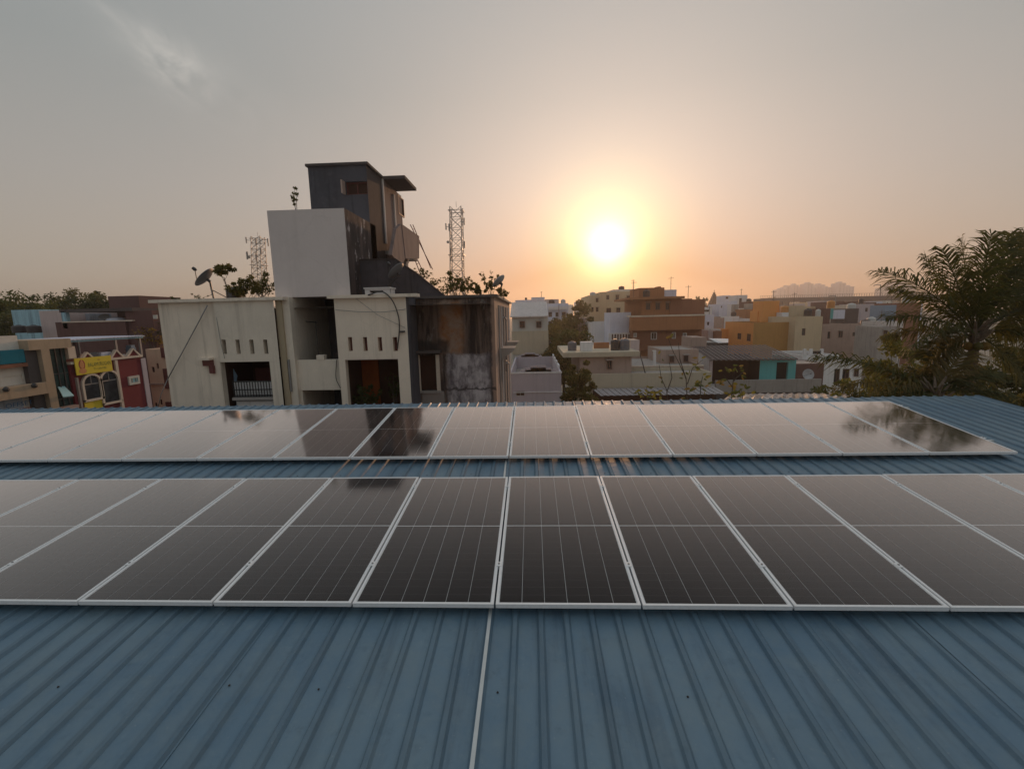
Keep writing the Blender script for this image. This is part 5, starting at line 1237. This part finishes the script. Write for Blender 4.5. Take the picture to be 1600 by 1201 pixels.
# small things standing on the roofs of the town
rc_ = random.Random(31); cl_ = [(1010, 463, 77, 'b'), (1075, 466, 79, 'p'), (990, 463, 77, 'p'), (1048, 452, 83, 'p'), (926, 462, 114, 'w'), (989, 452, 125, 'p'), (1122, 480, 137, 'w'), (1146, 494, 102, 'b'), (1158, 461, 162, 'p'), (1170, 471, 152, 'b'), (1208, 470, 89, 'p'), (1240, 477.5, 88, 'p'), (1262, 494, 84, 'b'), (1330, 482, 90, 'w'), (1352, 506, 88, 'b'), (1361, 506, 88, 'w'), (1376, 506, 87, 'p'), (1392, 476, 93, 'p'), (1098, 480, 127, 'b'), (1108, 491, 97, 'p'), (1345, 474, 120, 'b'), (1415, 473, 98, 'w'), (862, 474, 104, 'b'), (880, 474, 104, 'w'), (846, 464, 184, 'p'), (822, 468, 194, 'b')]
tk = {'b': ('tankblack', 'black'), 'w': ('tankwhite', 'white')}; cnt = {'b': 0, 'w': 0, 'p': 0}
for px, py, Y, kd in sorted(cl_):
    p = at(px, py, Y=Y); cnt[kd] += 1
    if kd == 'p':
        t = thing('antenna_pole', f'thin rooftop antenna pole, {ORD[cnt[kd]-1]} from the left over the town roofs', 'antenna', (p.x, Y, p.z-.4), 'rooftop antenna poles'); h_ = rc_.uniform(1.6, 3)
        MB().tube([(p.x, Y, p.z-.8), (p.x, Y, p.z+h_)], .0005*Y, 5).build('mast', 'darksteel', t); MB().tube([(p.x-.5, Y, p.z+h_*.85), (p.x+.5, Y, p.z+h_*.9)], .0004*Y, 4).build('crossbar', 'darksteel', t)
    else: water_tank(p.x, Y, p.z-.3, rc_.uniform(.5, .75), rc_.uniform(1.1, 1.7), tk[kd][0], f'{tk[kd][1]} roof tank in the town, {ORD[cnt[kd]-1]} of the {tk[kd][1]} ones from the left')
# flyover
M['deckgrey'] = plaster('deck_grey_concrete', (.11, .10, .10), .3, .3)
fl = thing('flyover', 'long grey elevated viaduct with railing crossing the right skyline', 'bridge', at(1300, 480, Y=250))
pl, pr_ = at(1188, 466.5, Y=300), at(1440, 461.5, Y=236)
def fq(f_, dz, dy=0): p = pl.lerp(pr_, f_); return Vector((p.x, p.y+dy, p.z+dz))
H1 = 2.3; q = MB()
q.add([fq(0, 0), fq(1.3, 0), fq(1.3, -H1), fq(0, -H1), fq(0, 0, 9), fq(1.3, 0, 9), fq(1.3, -H1, 9), fq(0, -H1, 9)], [(3, 2, 1, 0), (4, 5, 6, 7), (0, 1, 5, 4), (2, 3, 7, 6)]); q.build('deck', 'deckgrey', fl)
q = MB(); q.add([fq(0, -.9, -.3), fq(1.3, -.9, -.3), fq(1.3, .2, -.3), fq(0, .2, -.3), fq(0, -.9, 0), fq(1.3, -.9, 0), fq(1.3, .2, 0), fq(0, .2, 0)], [(0, 1, 2, 3), (3, 2, 6, 7), (0, 4, 5, 1)]); q.build('parapet', 'deckgrey', fl)
q = MB()
for i in range(90): p = fq(i/70, .2); q.box(p.x-.07, p.x+.07, p.y-.07, p.y+.07, p.z, p.z+1.5)
q.tube([fq(0, 1.7), fq(1.28, 1.7)], .07, 4); q.build('railing', 'steel', fl, kind='stuff')
for i in range(7): p = fq(i/5.2+.03, -H1, 4); B(p.x-1, p.x+1, p.y-1, p.y+1, 0, p.z).build('pier', 'concrete', fl)
for px, yt, yb, lb in ((1376, 445, 462, 'lamp pole on the viaduct, left one of two'), (1402, 436, 461, 'taller pole on the viaduct near the palm'), (1305.5, 462, 476, 'short pale pole before the viaduct beside the orange tank')):
    Y = 246 if px > 1320 else 120; a, b_ = at(px, yb, Y=Y), at(px, yt, Y=Y); t = thing('lamp_pole', lb, 'pole', tuple(a)); r_ = .0011*Y
    MB().tube([a, b_], r_, 6).build('shaft', 'steel', t); MB().tube([b_, b_+Vector((-.012*Y, 0, .0)), b_+Vector((-.014*Y, 0, -.002*Y))], r_*.8, 5).build('arm', 'steel', t)
# far tower blocks
tw = [(1217, 1229.5, 452), (1229, 1234.5, 447.5), (1234, 1240, 451), (1239.5, 1248.5, 445), (1248, 1261.5, 449.5), (1261, 1271.5, 442.8), (1271, 1277, 449.5), (1276.5, 1289.5, 444.5), (1289, 1299, 449), (1298.5, 1311, 450), (1310.5, 1322, 442), (1321.5, 1335, 447.5), (1380, 1393, 449.5), (1392, 1400, 445), (1400, 1418, 440.5), (1417, 1432, 446)]
for i, (l_, r_, t_) in enumerate(tw):
    Y = 1000+(i*37) % 90; x0, x1 = at(l_, t_, Y=Y).x, at(r_, t_, Y=Y).x; z1 = at((l_+r_)/2, t_, Y=Y).z
    t = thing('tower_block', f'pale hazy residential tower, {ORD[i]} from the left on the far right skyline', 'tower block', ((x0+x1)/2, Y, 0), 'pale far residential towers')
    B(x0, x1, Y, Y+25, 0, z1).build('wall', 'farwhite', t); B(x0+(x1-x0)*.3, x1-(x1-x0)*.3, Y+5, Y+18, z1, z1+3).build('roof_room', 'farwhite', t)
    nn = max(1, int((x1-x0)/6)); 
    for k_ in range(nn):
        xc_ = x0+(x1-x0)*(k_+.5)/nn; q = MB()
        for f_ in range(int(z1/3.2)): q.box(xc_-1.2, xc_+1.2, Y-.3, Y-.02, 3.2*f_+1, 3.2*f_+2.6)
        q.build('window_column', 'shutter', t, kind='stuff')
# far tree belt and skyline trees
t_i = 0
for (px, pt, Y, rad, mt) in ((884, 487, 96, 4.0, 'leafbrown'), (900, 467, 90, 3.4, 'leafbrown'), (880, 508, 62, 4.0, 'leafbrown'), (894, 512, 58, 3.4, 'leafg'), (866, 530, 56, 2.2, 'leafbrown')):
    lb = ['broad hazy tree left of the cream cluster', 'tallest hazy tree left of the cream cluster', 'leafy tree behind the lavender terrace house', 'lighter green tree in the gap beside the tanks', 'low tree at the corner of the lavender terrace'][t_i]; t_i += 1
    p = at(px, pt, Y=Y); tree('town_tree', lb, p.x, Y, 0, p.z, rad, mt, 5200, .28 if Y > 80 else .22, 'trees in the town gap', 80+t_i, 46, .22, crown_lo=.3, squash=.9)
p = at(902, 548, Y=30); tree('garden_tree', 'dark feathery tree close behind the ridge in the middle', at(905, 560, Y=30).x, 30, 0, at(905, 547, Y=30).z, 1.05, 'leafbrown', 9000, .09, None, 91, 44, .12, crown_lo=.30, squash=1)
tree('garden_tree', 'second dark tree, left of the feathery one', at(890, 600, Y=32).x, 32, 0, at(890, 572, Y=32).z, .8, 'leaf', 4500, .09, None, 92, 34, .1, crown_lo=.3)
tree('garden_tree', 'low tree before the beige wall, right of the feathery one', at(921, 600, Y=31).x, 31, 0, at(921, 575, Y=31).z, .7, 'leafbrown', 3000, .085, None, 93, 30, .1, crown_lo=.3)
for i in range(13):
    Y = 420; px = 1060+i*28+rr.uniform(-6, 6); p = at(px, 471-(px-1060)*.018+rr.uniform(-2, 3), Y=Y); tree('distant_tree', f'faint skyline tree, {ORD[i]} from the left beyond the town', p.x, Y, 0, p.z, rr.uniform(8, 11), 'leaf', 420, 1.1, 'faint trees on the far skyline', 100+i, 12, .6, crown_lo=.35)
def small_palm(px, pt, pb, Y, seed, label):
    top = at(px, pt+6, Y=Y); t = thing('distant_palm', label, 'palm tree', (top.x, Y, 0), 'small far palms'); rr2 = random.Random(seed)
    MB().tube([(top.x, Y, 0), tuple(top)], .25, 6).build('trunk', 'palmbark', t)
    for i in range(11):
        a = rr2.uniform(0, 6.28); e = rr2.uniform(-.2, 1.1); L = 6/FPX*Y*rr2.uniform(.8, 1.2); pts = []
        for k_ in range(5):
            s_ = L*k_/4; pts.append(top+Vector((math.cos(a)*math.cos(e)*s_, math.sin(a)*math.cos(e)*s_, math.sin(e)*s_-.35*s_*s_/L)))
        q = MB()
        for a_2, b_2 in zip(pts, pts[1:]): q.quad(a_2+Vector((0, 0, .25)), b_2+Vector((0, 0, .2)), b_2-Vector((.1, 0, .9)), a_2-Vector((.1, 0, .9)))
        q.build('frond', 'palmleaf', t)
small_palm(1090, 460, 476, 230, 1, 'bushy little palm on the skyline right of the white roof room'); small_palm(1102, 462, 476, 240, 2, 'leaning little palm beside the bushy one')

# ------------------------------------------------------------------ coconut palms on the right
def frond(par, root, d0, L, droop, nleaf, wl_, mat, seed, wind=(0, 0, 0), twist=0):
    """rachis with separate drooping leaflets"""
    r2 = random.Random(seed); d = Vector(d0).normalized(); p = Vector(root); pts = [p.copy()]; n = 14
    for k_ in range(n):
        d = (d+Vector((0, 0, -droop/n*(.4+k_/n*1.4)))+Vector(wind)/n).normalized(); p = p+d*L/n; pts.append(p.copy())
    q = MB(); q.tube(pts, .026, 5, .005)
    side0 = Vector(d0).cross(Vector((0, 0, 1)))
    side0 = side0.normalized() if side0.length > .05 else Vector((1, 0, 0))
    side0 = (Matrix.Rotation(twist, 3, Vector(d0).normalized()) @ side0)
    for k_ in range(nleaf):
        f_ = .14+.86*k_/(nleaf-1); i = min(n-1, int(f_*n)); u = f_*n-i; c_ = pts[i].lerp(pts[i+1], min(u, 1)); dr = (pts[i+1]-pts[i]).normalized()
        sd_ = (side0-dr*side0.dot(dr)).normalized(); up = sd_.cross(dr)
        ll = wl_*(math.sin(math.pi*(.12+.80*f_))**.7)*r2.uniform(.82, 1.12)
        for s_ in (-1, 1):
            dv = (sd_*s_*r2.uniform(.6, 1)+dr*r2.uniform(.5, 1.1)+up*r2.uniform(-.35, .4)).normalized()
            m1 = c_+dv*ll*.5; dv2 = (dv+Vector((0, 0, -.45-.8*r2.random()))+Vector(wind)*.8).normalized(); m2 = m1+dv2*ll*.5
            wv = dv.cross(up).normalized()*.019 if r2.random() < .5 else dr*.019
            q.add([c_-wv*.6, c_+wv*.6, m1+wv, m1-wv, m2], [(0, 1, 2, 3), (3, 2, 4)])
    return q.build('frond', mat, par)
def palm(label, crown, base, fronds, seed):
    t = thing('coconut_palm', label, 'palm tree', tuple(base), 'coconut palms on the right')
    c_ = Vector(crown); b_ = Vector(base); q = MB(); pts = [b_.lerp(c_, i/16)+Vector((.05*math.sin(i), 0, 0)) for i in range(17)]; q.tube(pts, .17, 10, .11)
    for i in range(40):
        f_ = .45+.55*i/40; p = b_.lerp(c_, f_); q.lathe(p, [(.14, 0), (.155, .02), (.14, .05)], 10)
    q.build('trunk', 'palmbark', t)
    hb = MB(); r2 = random.Random(seed)
    for i in range(14):
        a = r2.uniform(0, 6.28); p = c_+Vector((math.cos(a)*.1, math.sin(a)*.1, r2.uniform(-.25, .1))); hb.tube([p, p+Vector((math.cos(a)*.25, math.sin(a)*.25, .3))], .05, 5, .02)
    hb.build('crown_base', 'palmbark', t)
    for i in range(6):
        a = i*1.05; MB().lathe(c_+Vector((math.cos(a)*.2, math.sin(a)*.2-.05, -.35)), [(0, -.12), (.09, -.07), (.11, 0), (.08, .08), (0, .12)], 9).build('coconut', 'leafo' if i % 2 else 'leafbrown', t)
    for i, (tx, ty, td, L, dp, mt, tw_) in enumerate(fronds):
        tgt = at(tx, ty, Y=crown[1]+td); d = tgt-c_; frond(t, c_, d, L or d.length*1.07, dp, 70, .86, mt, seed*31+i, (.10, 0, -.02), tw_)
YPM = 12.8
cr = at(1524, 520, Y=YPM); bs_ = at(1519, 640, Y=YPM); bs_ = Vector((cr.x-.1, YPM, 0))
fr1 = [(1566, 372, .3, 0, .12, 'palmleaf', .2), (1538, 378, -.6, 0, .2, 'palmleaf', -.6), (1500, 385, .5, 0, .22, 'palmleaf', .5), (1585, 372, .2, 0, .2, 'palmleaf', .9), (1478, 395, -.3, 0, .3, 'palmleaf', 0), (1455, 405, .8, 0, .35, 'palmleaf', .4),
       (1402, 395, -.4, 0, .55, 'palmleaf', .3), (1420, 440, .9, 0, .5, 'palmleaf', 0), (1405, 470, .0, 0, .5, 'palmleaf', -.3), (1428, 500, -1.0, 0, .55, 'palmleaf', .6), (1395, 500, .5, 0, .55, 'palmleafy', .2),
       (1440, 540, .2, 0, .5, 'palmleaf', -.4), (1430, 560, -.6, 0, .5, 'palmleafy', 1.2), (1600, 400, -.3, 0, .35, 'palmleaf', .2), (1640, 440, .4, 0, .5, 'palmleaf', .1),
       (1650, 500, -.4, 0, .5, 'palmleaf', -.3), (1600, 565, .3, 0, .5, 'palmleaf', 1.1), (1510, 430, 1.8, 0, .3, 'palmleaf', .3)]
palm('nearer coconut palm with a full crown rising beyond the roof ridge', tuple(cr), tuple(bs_), fr1, 5)
# second palm, crown partly outside the frame
c2 = at(1640, 450, Y=14); fr2 = [(1596, 372, 0, 0, .3, 'palmleaf', .2), (1575, 400, -.4, 0, .45, 'palmleaf', 0), (1562, 440, .6, 0, .5, 'palmleaf', .4), (1570, 490, -.8, 0, .5, 'palmleaf', -.3), (1585, 540, .3, 0, .5, 'palmleaf', .2), (1620, 370, .6, 0, .3, 'palmleaf', 0), (1660, 350, 0, 0, .3, 'palmleaf', .4), (1600, 430, -1.4, 0, .5, 'palmleaf', 0), (1720, 400, 0, 0, .4, 'palmleaf', .3), (1740, 470, .4, 0, .4, 'palmleaf', .1), (1620, 560, -.9, 0, .4, 'palmleaf', .1), (1700, 540, 0, 0, .4, 'palmleaf', .1), (1575, 465, 1.3, 0, .5, 'palmleaf', .5), (1560, 520, .9, 0, .5, 'palmleaf', .5)]
palm('coconut palm at the right edge, its crown half outside', tuple(c2), (c2.x+.2, 14, 0), fr2, 9)
# low palm with the long frond arching out to the left
c3 = at(1462, 612, Y=11.6); fr3 = [(1305, 530, .5, 0, .55, 'palmleaf', .3), (1330, 575, -.2, 0, .45, 'palmleafy', .2), (1345, 612, -.3, 0, .3, 'palmleaf', .4), (1380, 560, .8, 0, .5, 'palmleafy', 0), (1400, 628, -.6, 0, .2, 'palmleaf', 0), (1540, 560, .4, 0, .5, 'palmleaf', .2), (1500, 540, .6, 0, .4, 'palmleafy', .2), (1560, 600, -.3, 0, .4, 'palmleaf', 0), (1430, 565, 1.2, 0, .4, 'palmleaf', 0)]
palm('young palm just beyond the ridge, one long frond arching left', tuple(c3), (c3.x, 11.6, 0), fr3, 12)
# bushes behind the ridge on the right
for i, (px, pt, Y, rad, n, lf, mt, lb) in enumerate(((1405, 520, 24, 1.6, 3000, .12, 'leafy', 'yellow-green leafy tree left of the palm crown'), (1440, 560, 21, 1.3, 2200, .11, 'leafy', 'smaller yellow-green tree below the palm crown'), (1350, 575, 22, 1.3, 1500, .11, 'leafy', 'yellowish bush under the long arching frond'), (1380, 590, 18.5, 1.2, 2600, .09, 'leaf', 'dark bush at the ridge under the arching frond'),
        (1480, 560, 19, 1.5, 3400, .10, 'leaf', 'dense dark tree directly behind the palm trunk'), (1560, 540, 20, 1.9, 4200, .11, 'leaf', 'dark tree mass right of the palm trunk'), (1620, 530, 21, 2.0, 3600, .11, 'leaf', 'dark tree mass at the right edge of the frame'), (1540, 590, 15.6, 1.0, 2400, .08, 'leafbrown', 'brownish bush at the roof corner'), (1600, 600, 14.5, 1.0, 2200, .08, 'leafbrown', 'brownish bush beside the right verge of the roof'), (1660, 590, 15, 1.4, 1600, .09, 'leaf', 'dark bush beyond the right edge'), (1430, 600, 17, 1.1, 2400, .08, 'leafg', 'mid green bush at the ridge left of the palm trunk'), (1310, 590, 26, 1.1, 1300, .1, 'leafg', 'green bush beside the white shelter'), (1290, 600, 30, 1.2, 1200, .1, 'leafg', 'green bush at the right end of the grey parapet'))):
    p = at(px, pt, Y=Y); zlow = p.z-rad*2.4
    tree('garden_bush', lb, p.x, Y, 0, p.z, rad, mt, n, lf, 'bushes beyond the ridge on the right', 140+i, 24, .1, crown_lo=max(.1, zlow/p.z), cat='bush')
# shiny patched tin roof just beyond the ridge
tr2 = thing('patched_roof', 'dark rippled tin roof with glinting patches just beyond the ridge', 'roof', at(1230, 620, Y=22))
b = NB('patched_wet_tin', .35); n1 = b.noise(1.3, 6, .65, (.8, 2.2, 1)); b.base(b.mix(b.rng(n1, .52, .56), (.045, .035, .035), (.55, .55, .60))); b.bump(b.noise(2.4, 5), .6, .08); M['wettin'] = b.m
q = MB(); n = 40; pa, pb_, pc, pd = at(1120, 634, Y=19), at(1345, 634, Y=19), at(1318, 614, Y=27), at(1150, 615, Y=27)
for i in range(n):
    f0, f1 = i/n, (i+1)/n; h0 = Vector((0, 0, .05*math.sin(i*2.2))); h1 = Vector((0, 0, .05*math.sin((i+1)*2.2))); hm = Vector((0, 0, .16))
    for (sa_, sb_) in ((0, .5), (.5, 1)):
        e0 = hm*math.sin(math.pi*sa_)*1; e1 = hm*math.sin(math.pi*sb_)
        q.quad(pa.lerp(pd, sa_).lerp(pb_.lerp(pc, sa_), f0)+h0+e0, pa.lerp(pd, sa_).lerp(pb_.lerp(pc, sa_), f1)+h1+e0, pa.lerp(pd, sb_).lerp(pb_.lerp(pc, sb_), f1)+h1+e1, pa.lerp(pd, sb_).lerp(pb_.lerp(pc, sb_), f0)+h0+e1)
q.build('sheeting', 'wettin', tr2); fb(1150, 617, 1320, 660, 27.2, .2, 'back_wall', 'brownint', tr2)

# saplings with separate large leaves, between the ridge and the teal house
def sapling(label, stems, leaves, Y, mats, seed, size=.16):
    b0 = at(*stems[0][0], Y=Y); t = thing('sapling', label, 'sapling', (b0.x, Y, b0.z-1.5), 'thin saplings beyond the ridge'); r2 = random.Random(seed)
    for s_ in stems:
        pts = [at(px, py, Y=Y+r2.uniform(-.2, .2)) for px, py in s_]; pts[0] = pts[0]-Vector((0, 0, 1.2 if s_ is stems[0] else 0)); MB().tube(pts, .022, 5, .008).build('stem', 'bark', t)
    lv = None
    for (px, py, k_) in leaves:
        for j in range(k_):
            c_ = at(px+r2.uniform(-7, 7), py+r2.uniform(-6, 6), Y=Y+r2.uniform(-.25, .25)); a = Vector((r2.uniform(-1, 1), r2.uniform(-.6, .6), r2.uniform(-.7, .4))).normalized(); s_ = a.cross(Vector((r2.uniform(-.3, .3), -1, r2.uniform(.2, 1)))).normalized(); L = size*r2.uniform(.7, 1.3)
            up = a.cross(s_)*L*.12
            MB().add([c_, c_+a*L*.35+s_*L*.26, c_+a*L*.8+s_*L*.2, c_+a*L*1.15, c_+a*L*.8-s_*L*.2, c_+a*L*.35-s_*L*.26, c_+a*L*.55-up], [(0, 1, 6, 5), (1, 2, 6), (2, 3, 4, 6), (4, 5, 6)]).build('leaf', r2.choice(mats), t)
sapling('tall thin sapling with few yellow leaves left of the dark sloping roof', [[(1078, 628), (1072, 590), (1050, 545), (1043, 525)], [(1074, 600), (1082, 575), (1098, 562)], [(1072, 592), (1062, 560), (1060, 535)]], [(1047, 527, 3), (1072, 585, 4), (1090, 558, 3), (1082, 575, 3), (1035, 545, 1)], 17, ['leafy', 'leafo', 'leafg'], 1, .17)
sapling('orange-tinted sapling before the dark open front', [[(1094, 630), (1095, 600), (1098, 588)], [(1095, 605), (1088, 596)]], [(1096, 590, 5), (1092, 602, 5), (1105, 606, 4), (1086, 612, 3)], 16, ['leafo', 'leafy', 'leafg'], 2, .17)
sapling('leafy sapling whose bright leaves stand against the dark open front', [[(1140, 630), (1145, 600), (1148, 578)], [(1144, 604), (1130, 585)], [(1146, 595), (1162, 580)]], [(1150, 575, 7), (1160, 585, 4), (1128, 578, 3), (1132, 595, 5), (1152, 605, 5), (1165, 605, 3), (1140, 612, 4)], 16.5, ['leafy', 'leafo', 'leafg', 'leafg'], 3, .19)
sapling('low sapling touching the ridge beside the wet tin roof', [[(1163, 632), (1160, 616), (1158, 608)]], [(1160, 614, 5), (1150, 622, 4), (1168, 620, 3)], 15, ['leafg', 'leafy'], 4, .15)
sapling('low bright green clump at the ridge over the grey awning', [[(1012, 632), (1012, 615), (1010, 604)], [(1012, 620), (1024, 610)], [(1012, 622), (1000, 612)]], [(1010, 607, 6), (1000, 614, 5), (1022, 613, 6), (1012, 620, 6), (1032, 622, 3)], 15, ['leafg', 'leafy'], 5, .16)
sapling('bare reddish sapling between the awning clump and the tall thin one', [[(1046, 632), (1042, 610), (1033, 590), (1030, 570)], [(1042, 612), (1050, 590), (1046, 566)]], [(1032, 592, 2), (1068, 624, 4), (1036, 560, 1)], 16, ['leafo', 'leafg'], 6, .14)

# ------------------------------------------------------------------ haze: one box of even thin air
hz = MB().box(-1450, 1450, -1450, 1450, -1, 78).build('haze', M['concrete'], None)
hm_ = bpy.data.materials.new('pale_haze_air'); hm_.use_nodes = True; ht = hm_.node_tree; ht.nodes.clear()
pv = ht.nodes.new('ShaderNodeVolumePrincipled'); pv.inputs['Color'].default_value = (.95, .88, .82, 1); pv.inputs['Density'].default_value = .00065; pv.inputs['Anisotropy'].default_value = .6
ho = ht.nodes.new('ShaderNodeOutputMaterial'); ht.links.new(pv.outputs[0], ho.inputs['Volume'])
hz.data.materials[0] = hm_; hz['kind'] = 'stuff'
